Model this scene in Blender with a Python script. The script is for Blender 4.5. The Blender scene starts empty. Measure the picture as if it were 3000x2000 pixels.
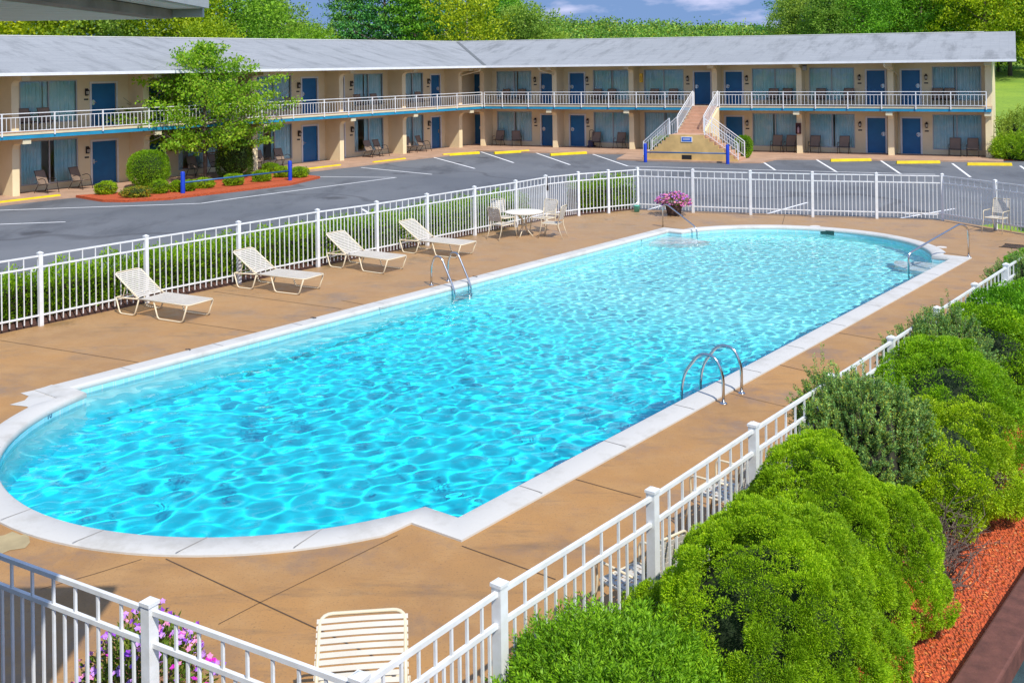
import bpy, bmesh, math, random
import numpy as np
from mathutils import Vector, Matrix, noise
random.seed(7)
D = bpy.data
SC = bpy.context.scene
COL = SC.collection
PI = math.pi

# ------------------------------------------------------------------ camera
F, H, ROLL, CX, CY = 3100.0, 5.2, math.atan(.0135), 1500.0, 187.8
cR, sR = math.cos(ROLL), math.sin(ROLL)
def ray(px, py):
    dx, dy = px - CX, CY - py
    return (dx * cR + dy * sR, F, -dx * sR + dy * cR)
def G(px, py, z=0.0):
    """surveyed point of the photograph -> place on the level z (metres)"""
    a, f, b = ray(px, py)
    t = (z - H) / b
    return Vector((a * t, f * t, z))
cd = D.cameras.new('camera')
cam = D.objects.new('camera', cd)
COL.objects.link(cam)
cd.sensor_width = 36
cd.sensor_fit = 'HORIZONTAL'
cd.lens = 36 * F / 3000
cd.shift_y = -(1000 - CY) / 3000
cd.clip_end = 3000
cd.clip_start = .05
cam.matrix_world = Matrix(((cR, sR, 0, 0), (0, 0, -1, 0), (-sR, cR, 0, H), (0, 0, 0, 1)))
SC.camera = cam

# ------------------------------------------------------------------ light
SUN_EL = math.radians(50)
sx, sy = -.47, .883            # the way the light travels over the ground
wd = D.worlds.new('World')
SC.world = wd
wd.use_nodes = True
nt = wd.node_tree
bg = nt.nodes['Background']
sky = nt.nodes.new('ShaderNodeTexSky')
sky.sky_type = 'NISHITA'
sky.sun_disc = False
sky.sun_elevation = SUN_EL
sky.sun_rotation = math.atan2(-sx, -sy)
sky.altitude = 300
sky.air_density = 1.0
sky.dust_density = .1
tc = nt.nodes.new('ShaderNodeTexCoord')
va = nt.nodes.new('ShaderNodeVectorMath'); va.operation = 'ADD'; va.inputs[1].default_value = (0, 0, .8)
nt.links.new(tc.outputs['Generated'], va.inputs[0])
vn = nt.nodes.new('ShaderNodeVectorMath'); vn.operation = 'NORMALIZE'
nt.links.new(va.outputs[0], vn.inputs[0]); nt.links.new(vn.outputs[0], sky.inputs[0])
cm = nt.nodes.new('ShaderNodeMapping'); cm.inputs['Scale'].default_value = (7, 7, 24)
nt.links.new(tc.outputs['Generated'], cm.inputs[0])
cn = nt.nodes.new('ShaderNodeTexNoise'); cn.inputs['Scale'].default_value = 1.0; cn.inputs['Detail'].default_value = 7; cn.inputs['Roughness'].default_value = .55
nt.links.new(cm.outputs[0], cn.inputs['Vector'])
cr_ = nt.nodes.new('ShaderNodeValToRGB'); nt.links.new(cn.outputs[0], cr_.inputs[0])
cr_.color_ramp.elements[0].position = .53; cr_.color_ramp.elements[1].position = .74
mxs = nt.nodes.new('ShaderNodeMix'); mxs.data_type = 'RGBA'
nt.links.new(cr_.outputs[0], mxs.inputs[0]); nt.links.new(sky.outputs[0], mxs.inputs[6]); mxs.inputs[7].default_value = (4.0, 3.8, 4.8, 1)
nt.links.new(mxs.outputs[2], bg.inputs[0])
bg.inputs[1].default_value = .15
sl = D.lights.new('sun', 'SUN')
sl.energy = 2.9
sl.angle = math.radians(.5)
sl.color = (1, .95, .86)
so = D.objects.new('sun', sl)
COL.objects.link(so)
dv = Vector((sx * math.cos(SUN_EL), sy * math.cos(SUN_EL), -math.sin(SUN_EL)))
so.rotation_euler = dv.to_track_quat('-Z', 'Y').to_euler()
SC.view_settings.view_transform = 'Standard'
SC.view_settings.look = 'None'
SC.view_settings.exposure = 0.80
SC.view_settings.gamma = 1
cy = SC.cycles
cy.max_bounces = 10
cy.diffuse_bounces = 5
cy.glossy_bounces = 3
cy.transmission_bounces = 8
cy.transparent_max_bounces = 8
cy.use_denoising = True
cy.caustics_refractive = True
cy.caustics_reflective = False
cy.sample_clamp_indirect = 12
SC.render.use_persistent_data = False

# ------------------------------------------------------------------ materials
def new_mat(name):
    m = D.materials.new(name)
    m.use_nodes = True
    n = m.node_tree
    for x in list(n.nodes): n.nodes.remove(x)
    out = n.nodes.new('ShaderNodeOutputMaterial')
    b = n.nodes.new('ShaderNodeBsdfPrincipled')
    n.links.new(b.outputs[0], out.inputs[0])
    return m, n, b, out
def mix(n, a, b, fac, mode='MIX'):
    x = n.nodes.new('ShaderNodeMix')
    x.data_type = 'RGBA'
    x.blend_type = mode
    for i, v in ((0, fac), (6, a), (7, b)):
        if isinstance(v, (int, float)): x.inputs[i].default_value = v
        elif isinstance(v, (tuple, list)): x.inputs[i].default_value = (*v[:3], 1)
        else: n.links.new(v, x.inputs[i])
    return x.outputs[2]
def tex(n, kind, scale, detail=4, rough=.6, vec=None, stretch=None, **kw):
    x = n.nodes.new('ShaderNodeTex' + kind)
    x.inputs['Scale'].default_value = scale
    if kind == 'Noise':
        x.inputs['Detail'].default_value = detail
        x.inputs['Roughness'].default_value = rough
    for k, v in kw.items(): setattr(x, k, v)
    if vec is None:
        vec = n.nodes.new('ShaderNodeTexCoord').outputs['Object']
    if stretch:
        mp = n.nodes.new('ShaderNodeMapping')
        mp.inputs['Scale'].default_value = stretch[:3]
        if len(stretch) > 3: mp.inputs['Rotation'].default_value = (0, 0, stretch[3])
        n.links.new(vec, mp.inputs[0])
        vec = mp.outputs[0]
    n.links.new(vec, x.inputs['Vector'])
    return x
def ramp(n, src, stops):
    r = n.nodes.new('ShaderNodeValToRGB')
    n.links.new(src, r.inputs[0])
    e = r.color_ramp.elements
    while len(e) < len(stops): e.new(.5)
    for el, (p, c) in zip(e, stops):
        el.position = p
        el.color = (*c, 1) if len(c) == 3 else c
    return r.outputs[0]
def g(v): return (v, v, v)
def bump(n, b, h, strength=.3, dist=.02):
    x = n.nodes.new('ShaderNodeBump')
    x.inputs['Strength'].default_value = strength
    x.inputs['Distance'].default_value = dist
    n.links.new(h, x.inputs['Height'])
    n.links.new(x.outputs[0], b.inputs['Normal'])
MATS = {}
def mat(name, c, rough=.6, var=.12, scale=3.0, metal=0, spec=None, c2=None, bumps=0, bscale=60, detail=5):
    """a plain painted or moulded surface with real unevenness of its own"""
    if name in MATS: return MATS[name]
    m, n, b, o = new_mat(name)
    t = tex(n, 'Noise', scale, detail)
    c2 = c2 or tuple(max(0, v * (1 - var * 2)) for v in c)
    f = ramp(n, t.outputs[0], [(.35, g(0)), (.65, g(1))])
    n.links.new(mix(n, c, c2, f), b.inputs['Base Color'])
    b.inputs['Roughness'].default_value = rough
    b.inputs['Metallic'].default_value = metal
    if spec is not None: b.inputs['Specular IOR Level'].default_value = spec
    if bumps: bump(n, b, tex(n, 'Noise', bscale, 4).outputs[0], bumps)
    MATS[name] = m
    return m

# ------------------------------------------------------------------ mesh helpers
def link_obj(name, me, parent=None):
    o = D.objects.new(name, me)
    COL.objects.link(o)
    if parent: o.parent = parent
    return o
class MB:
    def __init__(s): s.v = []; s.f = []; s.mi = []; s.cur = 0
    def add(s, vs, fs):
        k = len(s.v)
        s.v += [tuple(p) for p in vs]
        s.f += [tuple(i + k for i in q) for q in fs]
        s.mi += [s.cur] * len(fs)
        return s
    def box(s, x0, x1, y0, y1, z0, z1, M=None):
        vs = [Vector((x, y, z)) for z in (z0, z1) for (x, y) in ((x0, y0), (x1, y0), (x1, y1), (x0, y1))]
        if M is not None: vs = [M @ p for p in vs]
        return s.add(vs, [(3, 2, 1, 0), (4, 5, 6, 7), (0, 1, 5, 4), (1, 2, 6, 5), (2, 3, 7, 6), (3, 0, 4, 7)])
    def bar(s, a, b, w, h, up=Vector((0, 0, 1))):
        """a square bar between two points"""
        a, b = Vector(a), Vector(b)
        d = (b - a).normalized()
        if abs(d.dot(up)) > .99: up = Vector((0, 1, 0))
        sd = d.cross(up).normalized() * w / 2
        u = sd.cross(d).normalized() * h / 2
        vs = [p + q for p in (a, b) for q in (-sd - u, sd - u, sd + u, -sd + u)]
        return s.add(vs, [(3, 2, 1, 0), (4, 5, 6, 7), (0, 1, 5, 4), (1, 2, 6, 5), (2, 3, 7, 6), (3, 0, 4, 7)])
    def tube(s, pts, r, n=8, cap=True):
        pts = [Vector(p) for p in pts]
        rs = r if isinstance(r, (list, tuple)) else [r] * len(pts)
        prev = None
        vs = []
        for i, p in enumerate(pts):
            d = (pts[min(i + 1, len(pts) - 1)] - pts[max(i - 1, 0)])
            if d.length < 1e-9: d = Vector((0, 0, 1))
            d.normalize()
            if prev is None:
                prev = d.orthogonal().normalized()
            prev = (prev - d * prev.dot(d))
            if prev.length < 1e-6: prev = d.orthogonal()
            prev.normalize()
            q = d.cross(prev)
            for k in range(n):
                a = 2 * PI * k / n
                vs.append(p + (prev * math.cos(a) + q * math.sin(a)) * rs[i])
        fs = []
        for i in range(len(pts) - 1):
            for k in range(n):
                fs.append((i * n + k, i * n + (k + 1) % n, (i + 1) * n + (k + 1) % n, (i + 1) * n + k))
        if cap:
            fs.append(tuple(reversed(range(n))))
            fs.append(tuple(range((len(pts) - 1) * n, len(pts) * n)))
        return s.add(vs, fs)
    def lathe(s, prof, n=16, M=None):
        vs = []
        for (r, z) in prof:
            for k in range(n):
                a = 2 * PI * k / n
                p = Vector((r * math.cos(a), r * math.sin(a), z))
                vs.append(M @ p if M is not None else p)
        fs = []
        for i in range(len(prof) - 1):
            for k in range(n):
                fs.append((i * n + k, i * n + (k + 1) % n, (i + 1) * n + (k + 1) % n, (i + 1) * n + k))
        fs.append(tuple(reversed(range(n))))
        fs.append(tuple(range((len(prof) - 1) * n, len(prof) * n)))
        return s.add(vs, fs)
    def prism(s, poly, z0, z1, M=None):
        n = len(poly)
        vs = [Vector((p[0], p[1], z)) for z in (z0, z1) for p in poly]
        if M is not None: vs = [M @ p for p in vs]
        return s.add(vs, [tuple(reversed(range(n))), tuple(range(n, 2 * n))] +
                     [(i, (i + 1) % n, n + (i + 1) % n, n + i) for i in range(n)])
    def build(s, name, m, parent=None, smooth=False, bevel=0):
        me = D.meshes.new(name)
        me.from_pydata(s.v, [], s.f)
        ms = m if isinstance(m, (list, tuple)) else [m]
        for x in ms: me.materials.append(x)
        if len(ms) > 1: me.polygons.foreach_set('material_index', s.mi)
        if smooth: me.polygons.foreach_set('use_smooth', [True] * len(me.polygons))
        me.update()
        o = link_obj(name, me, parent)
        if bevel:
            b = o.modifiers.new('bevel', 'BEVEL')
            b.width = bevel
            b.segments = 2
            b.limit_method = 'ANGLE'
        return o
def round_path(pts, r, n=5):
    """fillet the corners of a polyline"""
    pts = [Vector(p) for p in pts]
    out = [pts[0]]
    for i in range(1, len(pts) - 1):
        a, b, c = pts[i - 1], pts[i], pts[i + 1]
        d1, d2 = (a - b), (c - b)
        k = min(r, d1.length * .45, d2.length * .45)
        p, q = b + d1.normalized() * k, b + d2.normalized() * k
        for j in range(n + 1):
            t = j / n
            out.append(p * (1 - t) ** 2 + b * 2 * t * (1 - t) + q * t * t)
    out.append(pts[-1])
    return out
def tag(o, label=None, cat=None, group=None, kind=None):
    if label: o['label'] = label
    if cat: o['category'] = cat
    if group: o['group'] = group
    if kind: o['kind'] = kind
    return o
def thing(name, label, cat, loc=(0, 0, 0), rz=0, group=None):
    o = D.objects.new(name, None)
    COL.objects.link(o)
    o.location = loc
    o.rotation_euler = (0, 0, rz)
    o.empty_display_size = .2
    return tag(o, label, cat, group)
def struct(o): o['kind'] = 'structure'; return o
def dup(root, loc, rz, label, group=None, scale=None):
    r = root.copy()
    COL.objects.link(r)
    r.location = loc
    r.rotation_euler = (0, 0, rz)
    if scale: r.scale = scale
    r['label'] = label
    if group: r['group'] = group
    for ch in list(root.children):
        c = ch.copy()
        COL.objects.link(c)
        c.parent = r
        for gch in list(ch.children):
            q = gch.copy()
            COL.objects.link(q)
            q.parent = c
    return r
def clean(o):
    bm = bmesh.new(); bm.from_mesh(o.data)
    bmesh.ops.recalc_face_normals(bm, faces=bm.faces)
    bm.to_mesh(o.data); bm.free()
    return o
def frame_matrix(origin, ex, ey):
    ex, ey = Vector((*ex, 0)), Vector((*ey, 0))
    return Matrix(((ex.x, ey.x, 0, origin[0]), (ex.y, ey.y, 0, origin[1]), (0, 0, 1, 0), (0, 0, 0, 1)))

# ------------------------------------------------------------------ pool frame: s along the pool, w across it (to the left)
PA = Vector((-.69, 12.1))
PU = Vector((.617, .787)).normalized()
PV = Vector((-PU.y, PU.x))
PL, PW = 19.45, 8.35
def pw(s_, w_, z=0): p = PA + PU * s_ + PV * w_; return Vector((p.x, p.y, z))
def pool_outline(off=0.0, n=40):
    """inner edge of the coping, moved outwards by off"""
    R = 3.84
    cw, cs = 4.19, 1.04
    a0 = math.acos(min(1, cs / R))
    pts = []
    def arc(cx, sgn, w0, w1):
        RR = R + off
        out = []
        for i in range(n + 1):
            a = -1 + 2 * i / n
            lim = math.asin(min(.999, (3.7 + off * .55) / RR))
            t = a * lim
            out.append((cx + sgn * RR * math.cos(t), cw + RR * math.sin(t)))
        return out
    near = arc(cs, -1, 0, 0)          # runs w small -> large at the near end
    far = arc(PL - cs, 1, 0, 0)
    pts.append((-off, -off))
    if off: pts.append((-off, .49 - off * .35))
    else: pts.append((0, .49))
    pts += [p for p in near[1:-1]]
    pts += [(-off, 7.89 + off * .35), (-off, PW + off)]
    pts += [(PL + off, PW + off), (PL + off, 7.89 + off * .35)]
    pts += [p for p in reversed(far[1:-1])]
    pts += [(PL + off, .49 - off * .35), (PL + off, -off)]
    return pts
inner = pool_outline(0)
outer = pool_outline(.40)
WL = -.13                                  # water level
def depth(s_):                             # floor level along the pool: deep at the near end
    if s_ < 5: return -1.75
    if s_ > 12: return -1.05 + (s_ - 12) / 10 * .12
    t = (s_ - 5) / 7
    return -1.75 + .70 * t
# pool shell: walls and sloping floor
def pool_shell():
    mb = MB()
    N = len(inner)
    def P_(q, z): return pw(q[0], q[1], z)
    # tile band
    mb.cur = 1
    top = [P_(q, .0) for q in inner]
    mid = [P_(q, -.30) for q in inner]
    mb.add(top + mid, [(i, (i + 1) % N, N + (i + 1) % N, N + i) for i in range(N)])
    mb.cur = 0
    bot = [P_(q, depth(q[0])) for q in inner]
    mb.add(mid + bot, [(i, (i + 1) % N, N + (i + 1) % N, N + i) for i in range(N)])
    # floor: strips across
    ss = sorted(set([-3, -2, -1] + [i * .5 for i in range(0, 40)] + [PL, PL + 1, PL + 2, PL + 3]))
    vs = []; fs = []
    for a in ss:
        vs += [pw(a, -.3, depth(a)), pw(a, PW + .3, depth(a))]
    for i in range(len(ss) - 1):
        fs.append((2 * i, 2 * i + 2, 2 * i + 3, 2 * i + 1))
    mb.add(vs, fs)
    return mb
def plaster():
    m, n, b, o = new_mat('pool_plaster')
    t = tex(n, 'Noise', 1.3, 4)
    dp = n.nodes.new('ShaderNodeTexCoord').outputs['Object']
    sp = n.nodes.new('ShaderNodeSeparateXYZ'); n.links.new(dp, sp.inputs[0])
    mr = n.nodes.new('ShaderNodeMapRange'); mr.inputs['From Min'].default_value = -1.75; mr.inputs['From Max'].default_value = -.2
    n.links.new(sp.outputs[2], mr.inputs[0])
    c = ramp(n, mr.outputs[0], [(0, (.0, .80, .97)), (.25, (.03, .88, .97)), (.45, (.26, .95, .97)), (1, (.60, .96, .97))])  # bluer with depth: light absorbed by the water, put into the plaster colour
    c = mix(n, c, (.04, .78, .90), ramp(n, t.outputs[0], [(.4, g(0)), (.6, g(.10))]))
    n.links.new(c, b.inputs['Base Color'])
    b.inputs['Roughness'].default_value = .8
    b.inputs['Specular IOR Level'].default_value = .1
    return m
def tile_mat():
    m, n, b, o = new_mat('pool_tile')
    t = tex(n, 'Brick', 6.5)
    t.offset = 0
    t.inputs['Color1'].default_value = (.30, .66, .74, 1)
    t.inputs['Color2'].default_value = (.38, .72, .78, 1)
    t.inputs['Mortar'].default_value = (.62, .72, .74, 1)
    t.inputs['Mortar Size'].default_value = .02
    t.inputs['Brick Width'].default_value = 1
    t.inputs['Row Height'].default_value = 1
    n.links.new(t.outputs[0], b.inputs['Base Color'])
    b.inputs['Roughness'].default_value = .25
    return m
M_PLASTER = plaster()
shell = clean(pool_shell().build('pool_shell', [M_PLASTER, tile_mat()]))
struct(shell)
# the displaced water surface
def inside(s_, w_):
    if 0 <= s_ <= PL: return 0 <= w_ <= PW
    c = 1.04 if s_ < 0 else PL - 1.04
    return (s_ - c) ** 2 + (w_ - 4.19) ** 2 <= 3.84 ** 2 and abs(w_ - 4.19) < 3.72
def water():
    ds = .032
    S = np.arange(-2.95, PL + 2.95, ds)
    Wd = np.arange(-.06, PW + .10, ds)
    gs, gw = np.meshgrid(S, Wd, indexing='ij')
    rng = np.random.RandomState(3)
    h = np.zeros_like(gs)
    far = np.clip((gs - 1) / 9, 0, 1)
    for i in range(60):
        lam = rng.uniform(.24, .62)
        a = rng.normal(.9, .75)
        k = 2 * PI / lam
        h += (1 - .45 * far) * .0013 * lam * np.sin(k * (gs * math.cos(a) + gw * math.sin(a)) + rng.uniform(0, 7) +
                                  .8 * np.sin(gs * rng.uniform(.3, .9) + rng.uniform(0, 6)) + .8 * np.sin(gw * rng.uniform(.3, .9)))
    for i in range(60):
        lam = rng.uniform(.18, .36)
        a = rng.uniform(0, PI)
        k = 2 * PI / lam
        h += (.30 + .45 * far) * .0015 * lam * np.sin(k * (gs * math.cos(a) + gw * math.sin(a)) + rng.uniform(0, 7) +
                                  .9 * np.sin(gs * rng.uniform(.5, 1.4)) + .9 * np.sin(gw * rng.uniform(.5, 1.4)))
    for i in range(40):
        lam = rng.uniform(.15, .26)
        a = rng.uniform(0, PI)
        k = 2 * PI / lam
        h += (.08 + .75 * far) * .0013 * lam * np.sin(k * (gs * math.cos(a) + gw * math.sin(a)) + rng.uniform(0, 7) + 1.5 * np.sin(gs * rng.uniform(.5, 2)) + 1.5 * np.sin(gw * rng.uniform(.5, 2)))
    ox, oy = PA.x, PA.y
    X = ox + PU.x * gs + PV.x * gw
    Y = oy + PU.y * gs + PV.y * gw
    ns, nw = gs.shape
    V = np.stack([X, Y, WL + h], -1).reshape(-1, 3)
    idx = np.arange(ns * nw).reshape(ns, nw)
    q = np.stack([idx[:-1, :-1], idx[1:, :-1], idx[1:, 1:], idx[:-1, 1:]], -1).reshape(-1, 4)
    cs = (gs[:-1, :-1] + ds / 2).ravel(); cw = (gw[:-1, :-1] + ds / 2).ravel()
    cc = np.where(cs < 0, 1.04, PL - 1.04)
    ok = ((cs >= -.05) & (cs <= PL + .05)) | (((cs - cc) ** 2 + (cw - 4.19) ** 2 <= 3.93 ** 2) & (abs(cw - 4.19) < 3.8))
    q = q[ok]
    # closed body: walls and bottom lie in the shell
    from collections import Counter
    e = {}
    for f in q.tolist():
        for i in range(4):
            a, b = f[i], f[(i + 1) % 4]
            if (b, a) in e: del e[(b, a)]
            else: e[(a, b)] = 1
    bottom = V.copy(); bottom[:, 2] = -2.6
    used = {}
    Vl = V.tolist(); F_ = q.tolist()
    def low(i):
        if i not in used:
            used[i] = len(Vl); Vl.append([V[i, 0], V[i, 1], -2.6])
        return used[i]
    for (a, b) in e: F_.append((b, a, low(a), low(b)))
    for f in q.tolist():
        pass
    c0 = len(Vl); Vl.append([*pw(PL / 2, PW / 2, -2.6)])
    for (a, b) in e: F_.append((low(b), low(a), c0))
    me = D.meshes.new('pool_water')
    me.from_pydata(Vl, [], F_)
    me.polygons.foreach_set('use_smooth', [True] * len(q) + [False] * (len(F_) - len(q)))
    me.update()
    return me
def water_mat():
    m, n, b, o = new_mat('water')
    n.nodes.remove(b)
    gl = n.nodes.new('ShaderNodeBsdfGlass')
    gl.inputs['IOR'].default_value = 1.33
    gl.inputs['Roughness'].default_value = 0
    n.links.new(gl.outputs[0], o.inputs[0])
    return m
wm = water()
wm.materials.append(water_mat())
wat = struct(link_obj('pool_water', wm))
wat.cycles.is_caustics_caster = True
shell.cycles.is_caustics_receiver = True
sl.cycles.is_caustics_light = True

# ------------------------------------------------------------------ ground sheets
from mathutils.geometry import tessellate_polygon
def sheet(name, poly, z, m, holes=(), thick=0, parent=None):
    loops = [[Vector((p[0], p[1], z)) for p in poly]] + [[Vector((p[0], p[1], z)) for p in h] for h in holes]
    tri = tessellate_polygon(loops)
    vs = [v for l in loops for v in l]
    fs = []
    for t in tri:
        a, b, c = (vs[i] for i in t)
        fs.append(tuple(t) if (b - a).cross(c - a).z > 0 else tuple(reversed(t)))
    mb = MB()
    mb.add(vs, fs)
    if thick:
        k = 0
        for l in loops:
            n = len(l)
            low = [Vector((p.x, p.y, z - thick)) for p in l]
            mb.add(list(l) + low, [(i, (i + 1) % n, n + (i + 1) % n, n + i) for i in range(n)])
    o = mb.build(name, m, parent)
    return o
def asphalt_mat():
    m, n, b, o = new_mat('asphalt')
    big = tex(n, 'Noise', .12, 5, .65)
    fine = tex(n, 'Noise', 60, 3, .7)
    st = tex(n, 'Noise', .5, 6, .7, stretch=(1, .35, 1, .9))
    c = mix(n, (.108, .117, .132), (.152, .16, .172), ramp(n, big.outputs[0], [(.38, g(0)), (.62, g(1))]))
    c = mix(n, c, (.07, .075, .085), ramp(n, st.outputs[0], [(.52, g(0)), (.66, g(.7))]))
    c = mix(n, c, (.33, .33, .33), ramp(n, fine.outputs[0], [(.60, g(0)), (.72, g(.35))]))
    oil = tex(n, 'Voronoi', .22); on = tex(n, 'Noise', 2.5, 5)
    dm = n.nodes.new('ShaderNodeMath'); dm.operation = 'MULTIPLY_ADD'; n.links.new(on.outputs[0], dm.inputs[0]); dm.inputs[1].default_value = .22; n.links.new(oil.outputs['Distance'], dm.inputs[2])
    c = mix(n, c, (.045, .045, .05), ramp(n, dm.outputs[0], [(.17, g(.75)), (.24, g(0))]))
    crk = tex(n, 'Wave', .035, bands_direction='DIAGONAL'); crk.inputs['Distortion'].default_value = 14; crk.inputs['Detail'].default_value = 4; crk.inputs['Detail Scale'].default_value = .9
    c = mix(n, c, (.05, .05, .055), ramp(n, crk.outputs['Fac'], [(.0, g(.5)), (.001, g(0))]))
    n.links.new(c, b.inputs['Base Color'])
    b.inputs['Roughness'].default_value = .85
    bump(n, b, fine.outputs[0], .4, .01)
    return m
def deck_mat():
    m, n, b, o = new_mat('deck_concrete')
    co = n.nodes.new('ShaderNodeTexCoord').outputs['Object']
    big = tex(n, 'Noise', .35, 6, .6)
    mid = tex(n, 'Noise', 1.6, 6, .65, stretch=(1, 1, 1))
    strk = tex(n, 'Noise', 1.1, 5, .7, stretch=(.5, 2.2, 1, .9))
    fine = tex(n, 'Noise', 45, 3, .7)
    c = mix(n, (.44, .228, .072), (.34, .185, .07), ramp(n, big.outputs[0], [(.36, g(0)), (.64, g(1))]))
    c = mix(n, c, (.46, .27, .11), ramp(n, mid.outputs[0], [(.45, g(0)), (.7, g(.6))]))
    c = mix(n, c, (.20, .125, .065), ramp(n, strk.outputs[0], [(.55, g(0)), (.72, g(.75))]))
    # greyer, damper concrete away from the near corner
    sep = n.nodes.new('ShaderNodeSeparateXYZ'); n.links.new(co, sep.inputs[0])
    dn = n.nodes.new('ShaderNodeMapRange')
    dn.inputs['From Min'].default_value = 16; dn.inputs['From Max'].default_value = 34
    n.links.new(sep.outputs[1], dn.inputs[0])
    add = n.nodes.new('ShaderNodeMath'); add.operation = 'MULTIPLY'
    n.links.new(dn.outputs[0], add.inputs[0])
    n.links.new(ramp(n, mid.outputs[0], [(.3, g(.45)), (.7, g(.95))]), add.inputs[1])
    c = mix(n, c, (.35, .23, .13), add.outputs[0])
    c = mix(n, c, (.12, .08, .05), ramp(n, fine.outputs[0], [(.56, g(0)), (.72, g(.75))]))
    hc = tex(n, 'Wave', .11, bands_direction='DIAGONAL'); hc.inputs['Distortion'].default_value = 11; hc.inputs['Detail'].default_value = 5; hc.inputs['Detail Scale'].default_value = 1.3
    c = mix(n, c, (.13, .085, .05), ramp(n, hc.outputs['Fac'], [(.0, g(0)), (.0004, g(0))]))
    blot = tex(n, 'Noise', .8, 7, .72, stretch=(1, 1, 1, .3))
    c = mix(n, c, (.19, .125, .08), ramp(n, blot.outputs[0], [(.54, g(0)), (.66, g(.45)), (.8, g(.6))]))
    c = mix(n, c, (.50, .33, .17), ramp(n, blot.outputs[0], [(.28, g(.6)), (.38, g(0))]))
    spk = tex(n, 'Voronoi', 3.2)
    c = mix(n, c, (.06, .04, .03), ramp(n, spk.outputs['Distance'], [(.018, g(.8)), (.03, g(0))]))
    n.links.new(c, b.inputs['Base Color'])
    n.links.new(ramp(n, blot.outputs[0], [(.45, g(.72)), (.64, g(.30))]), b.inputs['Roughness'])
    bump(n, b, mid.outputs[0], .15, .02)
    return m
def mulch_mat():
    m, n, b, o = new_mat('red_mulch')
    v = tex(n, 'Voronoi', 42, stretch=(1, .45, 1, .5))
    v2 = tex(n, 'Noise', 25, 5, .8)
    c = mix(n, (.68, .125, .032), (.40, .055, .016), ramp(n, v2.outputs[0], [(.42, g(0)), (.62, g(1))]))
    c = mix(n, c, (.72, .22, .09), ramp(n, v.outputs['Distance'], [(.1, g(.6)), (.4, g(0))]))
    n.links.new(c, b.inputs['Base Color'])
    b.inputs['Roughness'].default_value = .9
    bump(n, b, v.outputs['Distance'], 1.0, .04)
    return m
def grass_mat():
    m, n, b, o = new_mat('grass')
    a = tex(n, 'Noise', .22, 6, .65)
    f = tex(n, 'Noise', 5, 6, .8)
    c = mix(n, (.27, .40, .03), (.18, .31, .025), ramp(n, a.outputs[0], [(.4, g(0)), (.6, g(1))]))
    c = mix(n, c, (.07, .14, .015), ramp(n, f.outputs[0], [(.45, g(0)), (.75, g(.8))]))
    n.links.new(c, b.inputs['Base Color'])
    b.inputs['Roughness'].default_value = .9
    bump(n, b, f.outputs[0], .6, .1)
    return m
M_ASPH, M_DECK, M_MULCH, M_GRASS = asphalt_mat(), deck_mat(), mulch_mat(), grass_mat()

# fence line, walked once round the pool
F_NEAR = (-.98, 6.44)
FENCE_L = [(-9.67, 21.56), (-8.20, 23.55), (-6.65, 25.52), (-5.11, 27.50), (-3.76, 28.95), (-2.51, 30.52), (-1.20, 32.2), (.06, 33.71), (1.06, 35.10)]
FENCE_L = [(-15.85, 13.6), (-14.31, 15.6), (-12.76, 17.6), (-11.21, 19.6)] + FENCE_L
FENCE_G = [(1.06, 35.10), (2.20, 36.05)]
FENCE_F1 = [(2.20, 36.05), (3.27, 36.60), (4.36, 37.25)]
FENCE_F2 = [(4.36, 37.25), (6.17, 36.42), (7.99, 35.70), (9.90, 35.05), (11.83, 34.50), (13.74, 33.92)]
FENCE_F3 = [(13.74, 33.92), (14.56, 32.01), (15.4, 30.1), (16.2, 28.2)]
FENCE_R = [F_NEAR, (-.14, 7.58), (1.17, 9.19), (2.42, 10.82), (3.71, 12.47), (5.01, 14.12), (6.28, 15.76), (7.55, 17.38), (8.82, 19.0), (10.09, 20.6), (11.36, 22.2), (12.63, 23.8), (13.9, 25.4), (15.1, 26.9), (16.2, 28.2)]
FENCE_E = [F_NEAR, (-2.58, 7.38), (-4.38, 8.44), (-6.2, 9.45), (-8.0, 10.45), (-9.9, 11.4), (-11.9, 12.2), (-13.9, 12.9), (-15.85, 13.6)]
deck_poly = [(-1.0, 6.25), (16.4, 28.2), (13.9, 34.08), (4.4, 37.45), (2.2, 36.2), (1.0, 35.3), (-16.1, 13.4)]
hole = [tuple(pw(a, b).xy) for a, b in pool_outline(.2)]
deck = struct(sheet('pool_deck', deck_poly, 0, M_DECK, [hole], thick=.06))
# asphalt with the same hole
big_hole = [tuple(pw(a, b).xy) for a, b in pool_outline(.25)]
asph = struct(sheet('parking_lot', [(-60, -12), (30, -12), (34, 48), (29, 56.5), (26, 58), (-3, 72), (-34, 34), (-60, 30)], -.03, M_ASPH, [big_hole]))
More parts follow.
